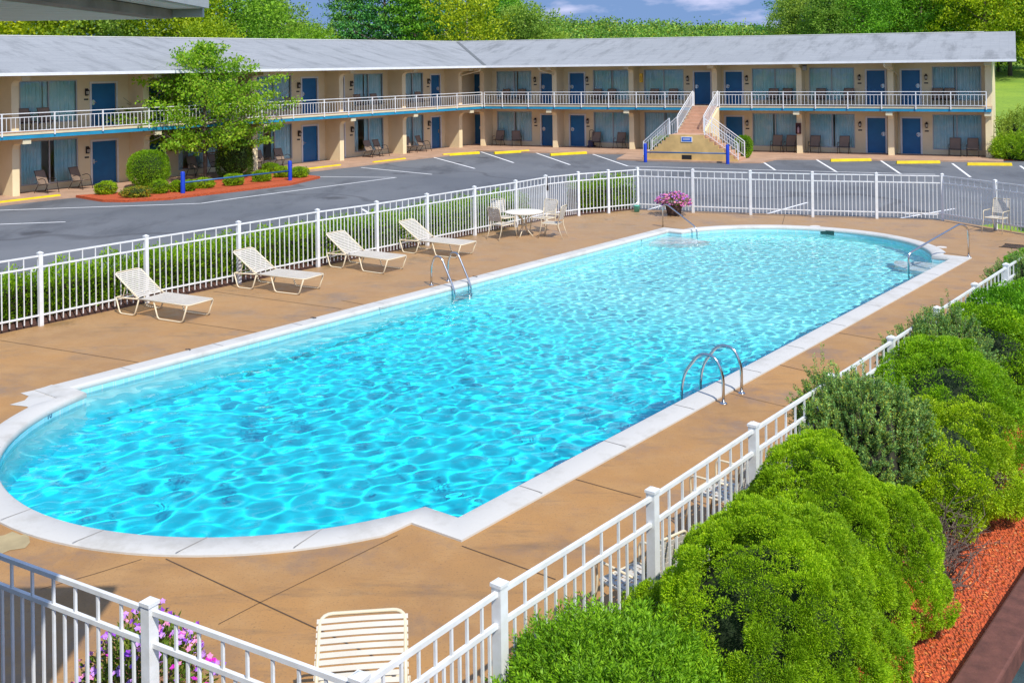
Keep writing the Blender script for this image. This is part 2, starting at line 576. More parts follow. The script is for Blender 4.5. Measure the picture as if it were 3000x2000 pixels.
# terrain: grass sheet out to the horizon, rising behind the motel
def terrain_h(x, y):
    r = math.hypot(x, y)
    z = -.08
    if y > 50:
        k = min(1, (y - 50) / 56)
        z += 3.3 * k * min(1, max(0, (x - 28 + (y - 50) * .34) / 22))
    if y > 95: z += (y - 95) * .035 * (1 + .35 * max(0, min(1, (x - 10) / 60)))
    if r > 330: z -= (r - 330) * .03
    z += .5 * noise.noise(Vector((x * .02, y * .02, 0))) * min(1, max(0, (r - 70) / 60))
    return z
def terrain():
    xs = sorted(set([-1500, -1000, -700, -450, -300, -220] + list(range(-160, 161, 8)) + [200, 260, 330, 450, 700, 1000, 1500] + [26, 29, 32, 35, 38]))
    ys = sorted(set([-800, -300, -100, -50, -24, -12] + list(range(0, 180, 6)) + [200, 230, 260, 300, 350, 420, 520, 700, 1000, 1500]))
    def flat(x, y): return -55 < x < 28 and -10 < y < 60
    vs = []; idx = {}
    for j, y in enumerate(ys):
        for i, x in enumerate(xs):
            idx[i, j] = len(vs)
            vs.append((x, y, terrain_h(x, y)))
    fs = []
    for j in range(len(ys) - 1):
        for i in range(len(xs) - 1):
            cx, cy_ = (xs[i] + xs[i + 1]) / 2, (ys[j] + ys[j + 1]) / 2
            if -14 < cx < 14 and 3 < cy_ < 37: continue
            fs.append((idx[i, j], idx[i + 1, j], idx[i + 1, j + 1], idx[i, j + 1]))
    mb = MB(); mb.add(vs, fs)
    return mb.build('grass_field', M_GRASS, smooth=True)
struct(terrain())
# expansion joints scored in the deck
def strip(mb, pts, w, z):
    for a, b in zip(pts, pts[1:]):
        a, b = Vector((a[0], a[1], z)), Vector((b[0], b[1], z))
        d = (b - a).normalized(); s = Vector((-d.y, d.x, 0)) * w / 2
        mb.add([a - s, b - s, b + s, a + s], [(0, 1, 2, 3)])
jm = MB()
JO = [((486, 1637), (934, 1844), (1120, 1935)), ((1353, 1599), (1628, 1697)), ((1687, 1404), (1878, 1457)), ((2458, 975), (2600, 1000)),
      ((2260, 1063), (2440, 1106)), ((0, 997), (406, 1062)), ((509, 939), (760, 975)), ((625, 854), (800, 878), (1000, 905)), ((2300, 628), (2292, 657)),
      ((1130, 905), (1000, 880))]
JW = [((1165, 1568), (765, 1763), (640, 1828)), ((415, 1638), (270, 1683), (120, 1725)), ((2130, 1150), (2400, 1215))]
for l in JO: strip(jm, [G(*p).xy for p in l], .016, .004)
for l in JW: strip(jm, [G(*p).xy for p in l], .009, .004)
struct(jm.build('deck_joints', mat('joint', (.105, .066, .04), .95)))
# coping: rounded white concrete lip with cast joints
def coping():
    N = len(inner)
    mb = MB()
    prof = [(0, -.06), (-.012, -.03), (-.004, .018), (.03, .045), (.33, .038), (.40, .022), (.405, -.05)]
    loops = []
    base = pool_outline(0); o4 = pool_outline(.40)
    for (off, z) in prof:
        t = off / .40
        loops.append([pw(a[0] + (b[0] - a[0]) * t, a[1] + (b[1] - a[1]) * t, z) for a, b in zip(base, o4)])
    vs = [p for l in loops for p in l]
    fs = []
    for k in range(len(loops) - 1):
        for i in range(N):
            fs.append((k * N + i, (k + 1) * N + i, (k + 1) * N + (i + 1) % N, k * N + (i + 1) % N))
    mb.add(vs, fs)
    return mb
def coping_mat():
    m, n, b, o = new_mat('coping_concrete')
    a = tex(n, 'Noise', 1.5, 6, .7)
    f = tex(n, 'Noise', 20, 5, .7)
    c = mix(n, (.54, .53, .505), (.42, .405, .37), ramp(n, a.outputs[0], [(.5, g(0)), (.72, g(1))]))
    c = mix(n, c, (.42, .38, .32), ramp(n, f.outputs[0], [(.62, g(0)), (.78, g(.6))]))
    n.links.new(c, b.inputs['Base Color'])
    b.inputs['Roughness'].default_value = .75
    bump(n, b, f.outputs[0], .25, .01)
    return m
cop = coping().build('pool_coping', coping_mat(), smooth=True)
md = cop.modifiers.new('e', 'EDGE_SPLIT'); md.split_angle = math.radians(50)
cop = clean(cop); struct(cop)
cj = MB()
for s_ in [1.1, 3.0, 4.9, 7.2, 9.0, 11, 13, 15, 17, 18.6]:
    cj.add([pw(s_, -.39, .043), pw(s_ + .012, -.39, .043), pw(s_ + .012, -.03, .049), pw(s_, -.03, .049)], [(0, 1, 2, 3)])
    cj.add([pw(s_, PW + .03, .049), pw(s_ + .012, PW + .03, .049), pw(s_ + .012, PW + .39, .043), pw(s_, PW + .39, .043)], [(0, 1, 2, 3)])
for k in range(6, 36, 5):
    a, b_ = inner[k], pool_outline(.40)[k]
    p, q = pw(a[0], a[1], .047), pw(b_[0], b_[1], .043)
    d = (q - p).normalized(); s = Vector((-d.y, d.x, 0)) * .006
    p, q = p + d * .03, q - d * .01
    cj.add([p - s, q - s, q + s, p + s], [(0, 1, 2, 3)])
cj.build('casting_joint', mat('joint_grey', (.33, .31, .29), .9), cop)
# worn patches of white where the coping paint has spread on the deck
pm = MB()
def blob(mb, c, r, z, n=14, seed=0):
    rr = random.Random(seed)
    vs = [(c[0] + r * (0.6 + .6 * rr.random()) * math.cos(2 * PI * i / n), c[1] + r * (0.6 + .6 * rr.random()) * math.sin(2 * PI * i / n), z) for i in range(n)]
    mb.add(vs, [tuple(range(n))])
pm.add([G(px, py, .005) for px, py in [(152, 1126), (110, 1140), (60, 1151), (84, 1160), (72, 1172), (28, 1185), (78, 1190), (92, 1198), (120, 1196), (160, 1180), (190, 1165), (200, 1140)]][::-1], [tuple(range(12))])
struct(pm.build('worn_paint', coping_mat()))
ym = MB(); blob(ym, G(18, 1590), .30, .004, seed=9)
struct(ym.build('deck_patch', mat('patch', (.44, .35, .19), .8)))
# steps in the shallow corners of the pool
stp = MB()
for (cs_, cw_) in ((PL, .0), (PL, PW)):
    for k, (r, z) in enumerate(((.95, -.42), (.62, -.26))):
        sg = 1 if cw_ == 0 else -1
        ring = [(cs_ + .01, cw_)] + [(cs_ - r * math.cos(a) * 1.2 if False else cs_ - r * 1.25 * math.sin(a), cw_ + sg * r * 1.5 * math.cos(a)) for a in [i * PI / 2 / 12 for i in range(13)]]
        poly = [tuple(pw(*q).xy) for q in ring]
        stp.prism(poly, depth(PL) - .02 + k * .003, z)
st_o = clean(stp.build('pool_steps', mat('step_plaster', (.66, .82, .84), .7)))
struct(st_o); st_o.cycles.is_caustics_receiver = True
# painted depth numbers
def text_mesh(txt, size, name, m, parent, M):
    cu = D.curves.new(name, 'FONT'); cu.body = txt; cu.size = size; cu.align_x = 'CENTER'; cu.align_y = 'CENTER'; cu.extrude = .0015
    tmp = D.objects.new(name, cu); COL.objects.link(tmp)
    me = D.meshes.new_from_object(tmp.evaluated_get(bpy.context.evaluated_depsgraph_get()))
    D.objects.remove(tmp)
    me.materials.clear(); me.materials.append(m)
    o = link_obj(name, me, parent)
    o.matrix_world = M
    return o
M_BLACK = mat('black_paint', (.02, .02, .025), .5)
def flat_M(p, ang): return Matrix.Translation(p) @ Matrix.Rotation(ang, 4, 'Z')
pa = math.atan2(PU.y, PU.x)
for (px, py, t_) in ((553, 1031, '9'), (919, 937, '8'), (1393, 815, '5')):
    p = G(px, py); p.z = .047
    text_mesh(t_, .20, 'depth_number', M_BLACK, cop, flat_M(p, pa))
# "10" on a dark tile of the near arc, "3" by the shallow corner
p = pw(-.30, 7.62, -.075)
def wall_M(p, nrm):
    z = Vector(nrm).normalized(); y = Vector((0, 0, 1)); x = y.cross(z).normalized()
    return Matrix(((x.x, y.x, z.x, p.x), (x.y, y.y, z.y, p.y), (x.z, y.z, z.z, p.z), (0, 0, 0, 1)))
i10 = 38
a, b_ = inner[i10], inner[i10 - 1]
pa_, pb_ = pw(*a), pw(*b_)
dd = (pb_ - pa_).normalized(); nn = Vector((-dd.y, dd.x, 0))
if nn.dot(pw(5, 4) - pa_) < 0: nn = -nn
p = (pa_ + pb_) / 2 + nn * .006; p.z = -.065
text_mesh('10', .13, 'depth_number', mat('navy_tile', (.02, .07, .2), .4), cop, wall_M(p, nn))
nn = Vector((-PV.x, -PV.y, 0)); p = pw(PL - 1.6, PW, -.07) + nn * .006
text_mesh('3', .12, 'depth_number', M_BLACK, cop, wall_M(p, nn))
# skimmer mouth on the far wall
sk = MB(); q = inner[-18]
far_i = min(range(len(inner)), key=lambda i: (pw(*inner[i]) - G(2405, 676)).length)
a, b_ = pw(*inner[far_i]), pw(*inner[far_i + 1])
dd = (b_ - a).normalized(); nn = Vector((-dd.y, dd.x, 0))
if nn.dot(pw(PL / 2, 4) - a) < 0: nn = -nn
Ms = wall_M(a + Vector((0, 0, -.08)), nn)
sk.box(-.24, .24, -.075, .07, .0, .012, Ms)
sk.build('skimmer', mat('skimmer_dark', (.02, .08, .07), .5), cop)

# painted lines of the car park
wl = MB(); LW = .11
LINES = [[(1266, 460), (1391, 494)], [(1409, 445), (1505, 477)], [(1567, 447), (1670, 483)], [(1737, 452), (1840, 487)], [(1058, 491), (1266, 511)],
         [(933, 518), (1161, 520)], [(-120, 622), (0, 616), (589, 596), (700, 580), (1161, 520)], [(0, 657), (192, 650)], [(2239, 477), (2272, 499)],
         [(2389, 466), (2453, 505)], [(2581, 471), (2639, 510)], [(2790, 479), (2843, 519)], [(2989, 486), (3040, 522)], [(1840, 487), (2272, 499), (2740, 511)],
         [(2241, 628), (2366, 593)], [(2639, 639), (2797, 611)], [(1880, 620), (1940, 602)], [(2650, 627), (2745, 629)], [(72, 826), (106, 782)], [(1060, 612), (1098, 634)]]
for l in LINES: strip(wl, [G(px, py, -.026).xy for px, py in l], LW, -.026)
def line_mat():
    m, n, b, o = new_mat('line_paint')
    a = tex(n, 'Noise', 9, 6, .8)
    n.links.new(mix(n, (.80, .80, .80), (.42, .42, .43), ramp(n, a.outputs[0], [(.55, g(0)), (.7, g(1))])), b.inputs['Base Color'])
    b.inputs['Roughness'].default_value = .7
    return m
struct(wl.build('parking_lines', line_mat()))
# planting bed beside the right fence, its brown kerb and the shade-toned lane beyond it
off = lambda p, k: (p[0] + .787 * k, p[1] - .617 * k)
bed = [off((-1.9, 5.5), .1), off((22, 35.2), .1), off((22, 35.2), 2.28), off((-1.9, 5.5), 2.28)]
struct(sheet('mulch_bed', bed, .03, M_MULCH, thick=.1))
kb = MB(); a, b_ = off((-1.9, 5.5), 2.28), off((22, 35.2), 2.28)
kb.bar((a[0] + .12, a[1] - .09, .04), (b_[0] + .12, b_[1] - .09, .04), .30, .26)
struct(kb.build('brown_kerb', mat('kerb_brown', (.165, .062, .042), .7, .2, 6, bumps=.2, bscale=30), bevel=.02))
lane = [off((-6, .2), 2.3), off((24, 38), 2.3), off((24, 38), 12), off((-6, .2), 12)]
struct(sheet('side_lane', lane, -.022, mat('shaded_asphalt', (.035, .075, .085), .9, .25, 5, bumps=.4, bscale=80)))  # the near building's shadow on the asphalt is put into this dark teal
# mulch under the hedge outside the left fence
hb = [(-17.2, 12.6), (-16.3, 12.2), (.2, 33.9), (2.4, 36.4), (4.4, 37.6), (4.0, 38.9), (1.6, 37.9), (-1.2, 35.4)]
struct(sheet('hedge_bed', hb, -.012, mat('brown_mulch', (.13, .05, .03), .95, .3, 8, bumps=.8, bscale=40)))
# grass outside the far right corner of the fence
gb = [(14.3, 32.8), (16.4, 28.0), (17.4, 28.4), (15.1, 33.2)]
struct(sheet('grass_verge', gb, -.008, M_GRASS))
gb2 = [(14.35, 31.9), (14.55, 31.9), (15.9, 28.9), (15.5, 28.9), (14.8, 30.2)]

# ------------------------------------------------------------------ the motel
WC = Vector((-2.2, 67.31))
WING = {'L': (Vector((-.611, -.7915)).normalized(), Vector((.7915, -.611)).normalized(), 1),
        'R': (Vector((.904, -.428)).normalized(), Vector((-.428, -.904)).normalized(), -1)}
def WT(px, py, d, w):
    """position along a wing of something seen at (px,py) on its plane d"""
    e, n_, s = WING[w]
    a, f, b = ray(px, py)
    o = WC + n_ * d
    det = a * (-e.y) + f * e.x
    k = (o.x * (-e.y) + o.y * e.x) / det
    return (k * a - o.x) * e.x + (k * f - o.y) * e.y
def WP(t, d, z, w):
    e, n_, s = WING[w]
    p = WC + e * t + n_ * d
    return Vector((p.x, p.y, z))
def WM(w):
    e, n_, s = WING[w]
    return Matrix(((e.x * s, n_.x, 0, WC.x), (e.y * s, n_.y, 0, WC.y), (0, 0, 1, 0), (0, 0, 0, 1)))
class WB(MB):
    """boxes in wing coordinates: t along, d outward, z up"""
    def __init__(s, w): super().__init__(); s.w = w; s.sg = WING[w][2]
    def b(s, t0, t1, d0, d1, z0, z1):
        x0, x1 = sorted((t0 * s.sg, t1 * s.sg))
        return s.box(x0, x1, d0, d1, z0, z1)
    def p(s, t, d, z): return Vector((t * s.sg, d, z))
def kcorner(d):
    """where the lines at offset d of the two wings meet: t on L and on R"""
    el, nl, _ = WING['L']; er, nr, _ = WING['R']
    det = nl.x * nr.y - nl.y * nr.x
    x = (d * nr.y - d * nl.y) / det; y = (nl.x * d - nr.x * d) / det
    v = Vector((x, y))
    return v.dot(el), v.dot(er)
motel = thing('motel_building', 'two storey beige motel with grey roof, blue doors and white railed balcony', 'motel', (0, 0, 0))
def wbuild(mb, name, m, parent=None, **k):
    o = mb.build(name, m, parent or motel, **k)
    if parent is None: o.matrix_local = WM(mb.w)
    return o
def wall_mat():
    m, n, b, o = new_mat('beige_stucco')
    a = tex(n, 'Noise', .8, 5, .6); f = tex(n, 'Noise', 40, 4, .7)
    c = mix(n, (.80, .67, .42), (.73, .605, .37), ramp(n, a.outputs[0], [(.4, g(0)), (.65, g(1))]))
    n.links.new(c, b.inputs['Base Color'])
    b.inputs['Roughness'].default_value = .85
    bump(n, b, f.outputs[0], .25, .01)
    return m
def shingle_mat():
    m, n, b, o = new_mat('grey_shingles')
    br = tex(n, 'Brick', 1.0, stretch=(1, 1, 1))
    br.inputs['Scale'].default_value = 1
    br.inputs['Brick Width'].default_value = .9; br.inputs['Row Height'].default_value = .16
    br.inputs['Mortar Size'].default_value = .012
    br.inputs['Color1'].default_value = (.285, .30, .315, 1); br.inputs['Color2'].default_value = (.325, .34, .355, 1)
    br.inputs['Mortar'].default_value = (.25, .26, .275, 1)
    st = tex(n, 'Noise', .9, 6, .7, stretch=(1.3, .22, 1, .25))
    st2 = tex(n, 'Noise', .16, 4, .6)
    c = mix(n, br.outputs[0], (.14, .15, .155), ramp(n, st.outputs[0], [(.50, g(0)), (.70, g(.75))]))
    c = mix(n, c, (.24, .255, .27), ramp(n, st2.outputs[0], [(.45, g(0)), (.7, g(.45))]))
    n.links.new(c, b.inputs['Base Color'])
    b.inputs['Roughness'].default_value = .8
    return m
M_WALL, M_SHING = wall_mat(), shingle_mat()
M_WHITE = mat('white_paint', (.78, .79, .80), .45, .05)
M_TRIM = mat('white_trim', (.74, .74, .72), .5, .06)
M_SOFF = mat('soffit', (.72, .60, .36), .8, .06)
M_DOOR = mat('blue_door', (.003, .135, .33), .42, .10, 1.5)
M_BLUE = mat('balcony_blue', (.015, .27, .46), .5, .10, 2)
M_SALM = mat('salmon_walk', (.49, .31, .205), .8, .12, 1.2, bumps=.15)
M_METAL = mat('steel', (.62, .63, .64), .22, .05, metal=1)
M_DARK = mat('dark_room', (.012, .013, .015), .9)
M_LAMPB = mat('lantern_black', (.02, .012, .01), .5)
M_LAMPG = mat('lantern_glass', (.70, .66, .56), .3)
M_CREAM = mat('cream_trim', (.70, .62, .42), .7, .06)
M_WFRAME = mat('window_frame', (.46, .47, .47), .4, .05)
def curtain_mat():
    m, n, b, o = new_mat('curtain')
    a = tex(n, 'Noise', 1.2, 3)
    c = mix(n, (.78, .97, .93), (.52, .86, .87), ramp(n, a.outputs[0], [(.4, g(0)), (.62, g(1))]))
    n.links.new(c, b.inputs['Base Color'])
    b.inputs['Roughness'].default_value = .9
    return m
def pane_mat():
    m, n, b, o = new_mat('window_glass')
    n.nodes.remove(b)
    tr = n.nodes.new('ShaderNodeBsdfTransparent'); tr.inputs[0].default_value = (.98, 1, 1, 1)
    gl = n.nodes.new('ShaderNodeBsdfGlossy'); gl.inputs['Roughness'].default_value = .015
    fr = n.nodes.new('ShaderNodeFresnel'); fr.inputs[0].default_value = 1.6
    mx = n.nodes.new('ShaderNodeMixShader')
    nz = tex(n, 'Noise', .9, 2); bp = n.nodes.new('ShaderNodeBump'); bp.inputs['Strength'].default_value = .08; bp.inputs['Distance'].default_value = .05
    n.links.new(nz.outputs[0], bp.inputs['Height']); n.links.new(bp.outputs[0], gl.inputs['Normal'])
    n.links.new(fr.outputs[0], mx.inputs[0]); n.links.new(tr.outputs[0], mx.inputs[1]); n.links.new(gl.outputs[0], mx.inputs[2])
    n.links.new(mx.outputs[0], o.inputs[0])
    return m
M_CURT, M_PANE = curtain_mat(), pane_mat()
FL = {0: (.0, 2.44), 1: (2.68, 5.0)}        # floor level and ceiling
def zdoor(k): return (.06, 1.97) if k == 0 else (2.69, 4.57)
def zwin(k): return (.30, 2.20) if k == 0 else (2.93, 4.76)
# openings measured on the wall plane d=-1: (kind, px0, px1, gap) ; gap = open part of the curtain
OPEN = {'L': [('w', 57, 227, {0: (.38, .60), 1: (.40, .42)}), ('d', 268, 340, 0), ('d', 434, 480, 0), ('w', 520, 690, {0: (.1, .2)}), ('w', 752, 855, {0: (.22, .45), 1: (.3, .33)}),
              ('d', 885, 929, 0), ('d', 984, 1007, 0), ('w', 1037, 1123, {0: (.18, .38), 1: (.36, .40)}), ('w', 1178, 1241, {0: (.1, .16), 1: (.1, .14)}), ('d', 1263, 1289, 0)],
        'R': [('d', 1384, 1411, 0), ('w', 1455, 1558, {0: (.50, .53), 1: (.56, .60)}), ('d', 1586, 1628, 0), ('d', 1670, 1712, 0), ('w', 1738, 1852, {1: (.455, .48)}),
              ('w', 1887, 2004, {0: (.52, .55)}), ('d', 2035, 2082, 0), ('d', 2126, 2175, 0), ('w', 2203, 2340, {0: (.44, .47)}), ('w', 2371, 2504, {0: (.52, .56)}),
              ('d', 2540, 2593, 0), ('d', 2642, 2696, 0), ('w', 2731, 2876, {0: (.42, .44), 1: (.455, .465)})]}
EXTRA_L = [('d', 32.0, 33.0), ('w', 37.5, 40.0)]
LAMPS = {'L': [252, 500, 873, 1028, 1254], 'R': [1569, 1722, 2016, 2189, 2519, 2714]}
PIL = {'L': [1.9, 6.95, 11.9, 17.8, 23.95, 30.03, 36.2, 42.4], 'R': [.38, 5.36, 10.3, 15.32, 20.06, 24.86, 29.62]}
TEND = {'L': 43.0, 'R': 29.78}
for w in 'LR':
    ops = sorted([(k, *sorted((WT(a, 300, -1, w), WT(b_, 300, -1, w))), gp, a > b_) for k, a, b_, gp in OPEN[w]] +
                 ([(k, a, b_, {} if k == 'w' else 0, False) for k, a, b_ in EXTRA_L] if w == 'L' else []), key=lambda q: q[1])
    t_in = kcorner(-1.0)[0 if w == 'L' else 1]
    for fl in (0, 1):
        z0, z1 = FL[fl]
        wb = WB(w)
        cur = t_in
        top = z1 + (.24 if fl == 0 else .02)
        for k, a, b_, gp, _ in ops:
            za, zb = zdoor(fl) if k == 'd' else zwin(fl)
            a = max(a, cur + .02)
            wb.b(cur, a, -1.22, -1.0, z0, top)
            wb.b(a, b_, -1.22, -1.0, zb, top)
            if za > z0 + .02: wb.b(a, b_, -1.22, -1.0, z0, za)
            cur = b_
        wb.b(cur, TEND[w] - (.0 if w == 'R' else 0), -1.22, -1.0, z0, top)
        o = wbuild(wb, 'wall', M_WALL)
        for k, a, b_, gp, _ in ops:
            if k == 'd':
                za, zb = zdoor(fl)
                fb = WB(w)
                fb.b(a - .09, a, -1.12, -.97, za - .02, zb + .09); fb.b(b_, b_ + .09, -1.12, -.97, za - .02, zb + .09)
                fb.b(a, b_, -1.12, -.97, zb, zb + .09)
                fb.b(a, b_, -1.12, -.96, za - .05, za)
                frm = WB(w); frm.b(a + .003, b_ - .003, -1.16, -1.07, za, zb - .003)
                dr = wbuild(frm, 'door', M_DOOR, bevel=.006)
                wbuild(fb, 'door_frame', M_TRIM, dr)
                hb_ = WB(w)
                hs = -1 if (a + b_) / 2 % 2 < 1 else 1
                ht = (a + .11) if hs < 0 else (b_ - .11)
                hz = za + 1.02
                hb_.b(ht - .035, ht + .035, -1.07, -1.055, hz - .10, hz + .10)
                hb_.tube([hb_.p(ht, -1.06, hz), hb_.p(ht, -1.0, hz), hb_.p(ht - hs * .12, -.99, hz)], .011, 6)
                wbuild(hb_, 'door_handle', M_METAL, dr)
                kd = WB(w)                                # round room medallion by the lock, as on most of the doors
                if fl == 1 or w == 'R':
                    c0 = kd.p(ht, -1.066, hz + .02)
                    kd.lathe([(.115, 0), (.115, .006), (.09, .008), (.09, .006)], 18, Matrix.Translation(c0) @ Matrix.Rotation(-PI / 2, 4, 'X'))
                    wbuild(kd, 'door_disc', mat('disc_silver', (.62, .68, .75), .35, .1), dr)
            else:
                za, zb = zwin(fl)
                fb = WB(w); F_ = .05
                fb.b(a, a + F_, -1.10, -1.01, za, zb); fb.b(b_ - F_, b_, -1.10, -1.01, za, zb)
                fb.b(a + F_, b_ - F_, -1.10, -1.01, zb - F_, zb); fb.b(a + F_, b_ - F_, -1.10, -1.01, za, za + F_)
                mm = (a + b_) / 2
                fb.b(mm - .025, mm + .025, -1.095, -1.02, za + F_, zb - F_)
                fr = wbuild(fb, 'window', M_WFRAME)
                pb = WB(w)
                for q0, q1, qd in ((a + F_, mm - .025, -1.060), (mm + .025, b_ - F_, -1.070)):
                    vs = [pb.p(q0, qd, za + F_), pb.p(q1, qd, za + F_), pb.p(q1, qd, zb - F_), pb.p(q0, qd, zb - F_)]
                    pb.add(vs, [(3, 2, 1, 0) if w == 'L' else (0, 1, 2, 3)])
                wbuild(pb, 'pane', M_PANE, fr)
                cb = WB(w); ln = b_ - a
                gaps = gp.get(fl) if gp else None
                rr = random.Random(int(a * 10) + fl)
                def fold(x0, x1):
                    n_ = max(6, int((x1 - x0) / .022)); vs = []
                    ph = rr.random() * 6
                    for i in range(n_ + 1):
                        x = x0 + (x1 - x0) * i / n_
                        dd_ = -1.15 + .022 * math.sin(x * 38 + ph + 1.3 * math.sin(x * 5)) + .012 * math.sin(x * 97)
                        vs += [cb.p(x, dd_, za + .03), cb.p(x, dd_ * 1 + .004 * math.sin(x * 9), zb)]
                    cb.add(vs, [(2 * i, 2 * i + 2, 2 * i + 3, 2 * i + 1) for i in range(n_)])
                if gaps:
                    g0, g1 = (gaps if w == 'R' else (1 - gaps[1], 1 - gaps[0]))
                    fold(a + .03, a + ln * g0); fold(a + ln * g1, b_ - .03)
                else: fold(a + .03, mm + .03); fold(mm - .0, b_ - .03)
                wbuild(cb, 'curtain', M_CURT, fr)
        # coach lanterns with the room plate under each
        for px in LAMPS[w]:
            t = WT(px, 300, -1, w); z = (1.62 if fl == 0 else 4.20)
            lb = WB(w)
            lb.b(t - .045, t + .045, -1.0, -.98, z - .16, z + .16)
            lb.tube([lb.p(t, -.98, z + .12), lb.p(t, -.9, z + .16), lb.p(t, -.86, z + .12)], .012, 6)
            Mx = Matrix.Translation(lb.p(t, -.86, z))
            lb.lathe([(.02, .17), (.035, .13), (.10, .06), (.10, .045), (.075, .04)], 6, Mx)
            lb.lathe([(.045, -.15), (.055, -.12), (.062, -.10)], 6, Mx)
            for q in range(6):
                an = q * PI / 3
                lb.tube([Mx @ Vector((.058 * math.cos(an), .058 * math.sin(an), -.10)), Mx @ Vector((.078 * math.cos(an), .078 * math.sin(an), .045))], .007, 4)
            lm = wbuild(lb, 'wall_lantern', M_LAMPB)
            gb_ = WB(w); gb_.lathe([(.05, -.10), (.068, .04)], 6, Mx)
            wbuild(gb_, 'lamp_glass', M_LAMPG, lm)
            nb = WB(w); nb.b(t - .10, t + .10, -1.0, -.985, z - .36, z - .29)
            for q in (-.055, 0, .055): nb.b(t + q - .018, t + q + .018, -.9845, -.98, z - .35, z - .30)
            wbuild(nb, 'room_plate', M_LAMPB, lm)
    # dark rooms behind the windows
    rb = WB(w)
    for fl in (0, 1):
        rb.b(t_in + .3, TEND[w] - .05, -3.4, -3.3, *FL[fl]);
        rb.b(t_in, TEND[w] - .05, -3.3, -1.23, FL[fl][0] - .03, FL[fl][0] - .005); rb.b(t_in, TEND[w] - .05, -3.3, -1.23, FL[fl][1] + .02, FL[fl][1] + .04)
    rb.b(TEND[w] - .3, TEND[w] - .1, -11.9, -1.23, 0, 5.0); rb.b(t_in + 3, TEND[w] - .3, -12, -11.8, 0, 5.0)
    wbuild(rb, 'room_shell', M_WALL if w == 'R' else M_WALL)
    # balcony slab, its blue edge, soffit
    ke = kcorner(1.15)[0 if w == 'L' else 1]; ki = t_in
    def slab(name, d0, d1, z0, z1, m, t1=None, hole_=None):
        sb = WB(w)
        a0, a1 = kcorner(d0)[0 if w == 'L' else 1], kcorner(d1)[0 if w == 'L' else 1]
        t1 = t1 or TEND[w]
        poly = [(a0 * sb.sg, d0), (a1 * sb.sg, d1), (t1 * sb.sg, d1), (t1 * sb.sg, d0)]
        sb.prism(poly, z0, z1)
        return clean(wbuild(sb, name, m))
    slab('balcony_slab', -1.0, 1.10, 2.46, 2.68, [M_SALM])
    slab('balcony_edge', 1.10, 1.15, 2.44, 2.595, [M_BLUE]); slab('balcony_lip', 1.10, 1.17, 2.598, 2.69, [M_CREAM])
    slab('soffit', -1.2, 1.66, 5.02, 5.05, [M_SOFF], TEND[w] + (1.1 if w == 'R' else 0))
    # fin walls with a haunched beam at each
    for t in PIL[w]:
        if w == 'R' and t > 29: pass
        pb = WB(w)
        for z0, z1 in (FL[0], (2.69, 5.02)):
            q = .15
            pb.b(t - q, t + q, -.995, .16, z0, z1)
            xs = [(.16, z1 - .46), (.16, z1 - .004), (1.06, z1 - .004), (1.06, z1 - .20), (.36, z1 - .24), (.22, z1 - .32)]
            n0 = len(pb.v)
            for tt in (t - q + .012, t + q - .012):
                for (dd_, zz) in xs: pb.v.append(tuple(pb.p(tt, dd_, zz)))
            m_ = len(xs)
            pb.f += [tuple(n0 + i for i in range(m_)), tuple(n0 + m_ + i for i in reversed(range(m_)))] + [(n0 + i, n0 + m_ + i, n0 + m_ + (i + 1) % m_, n0 + (i + 1) % m_) for i in range(m_)]
            pb.mi += [0] * (m_ + 2)
        clean(wbuild(pb, 'fin_wall', M_WALL))
        cb = WB(w)
        for z1 in (2.44, 5.02):
            cb = WB(w); cb.b(t - .17, t + .17, 1.0, 1.09, z1 - .22, z1 - .02)
            wbuild(cb, 'beam_end', M_CREAM)
    # roof of this wing
    def roof_pt(sb, t, d, z): return sb.p(t, d, z)
    rz0, rz1 = 5.12, 6.82
    sb = WB(w); ix = 0 if w == 'L' else 1
    t1 = TEND[w] + (1.15 if w == 'R' else 0)
    D0, D1, D2 = 1.72, -5.5, -12.7
    ks = [kcorner(D0)[ix], kcorner(D1)[ix], kcorner(D2)[ix]]
    zr1 = rz1 if w == 'L' else rz1
    top = [sb.p(ks[0], D0, rz0), sb.p(t1, D0, rz0), sb.p(t1, D1, rz1 - (.18 if w == 'R' else -.0)), sb.p(ks[1], D1, rz1), sb.p(ks[2], D2, rz0), sb.p(t1, D2, rz0)]
    vs = top + [p - Vector((0, 0, .09)) for p in top]
    sb.add(vs, [(0, 1, 2, 3), (3, 2, 5, 4), (9, 8, 7, 6), (10, 11, 8, 9), (0, 6, 7, 1), (1, 7, 8, 2), (2, 8, 11, 5), (5, 11, 10, 4), (0, 3, 9, 6), (3, 4, 10, 9)])
    rf = clean(wbuild(sb, 'roof', M_SHING))
    gt = WB(w)
    kk = kcorner(D0 + .10)[ix]; k2 = kcorner(D0)[ix]
    poly = [(k2 * gt.sg, D0), (kk * gt.sg, D0 + .10), ((t1 + .01) * gt.sg, D0 + .10), ((t1 + .01) * gt.sg, D0)]
    gt.prism(poly, 4.99, 5.115)
    clean(wbuild(gt, 'gutter', M_WHITE, rf))
    rc = WB(w)
    a_, b__ = sb.p(ks[1], D1, rz1 + .01), sb.p(t1 - (1.6 if w == 'R' else 0), D1, rz1 + .01 - (.17 if w == 'R' else 0))
    rc.bar(a_, b__, .22, .035)
    wbuild(rc, 'ridge_cap', M_TRIM, rf)
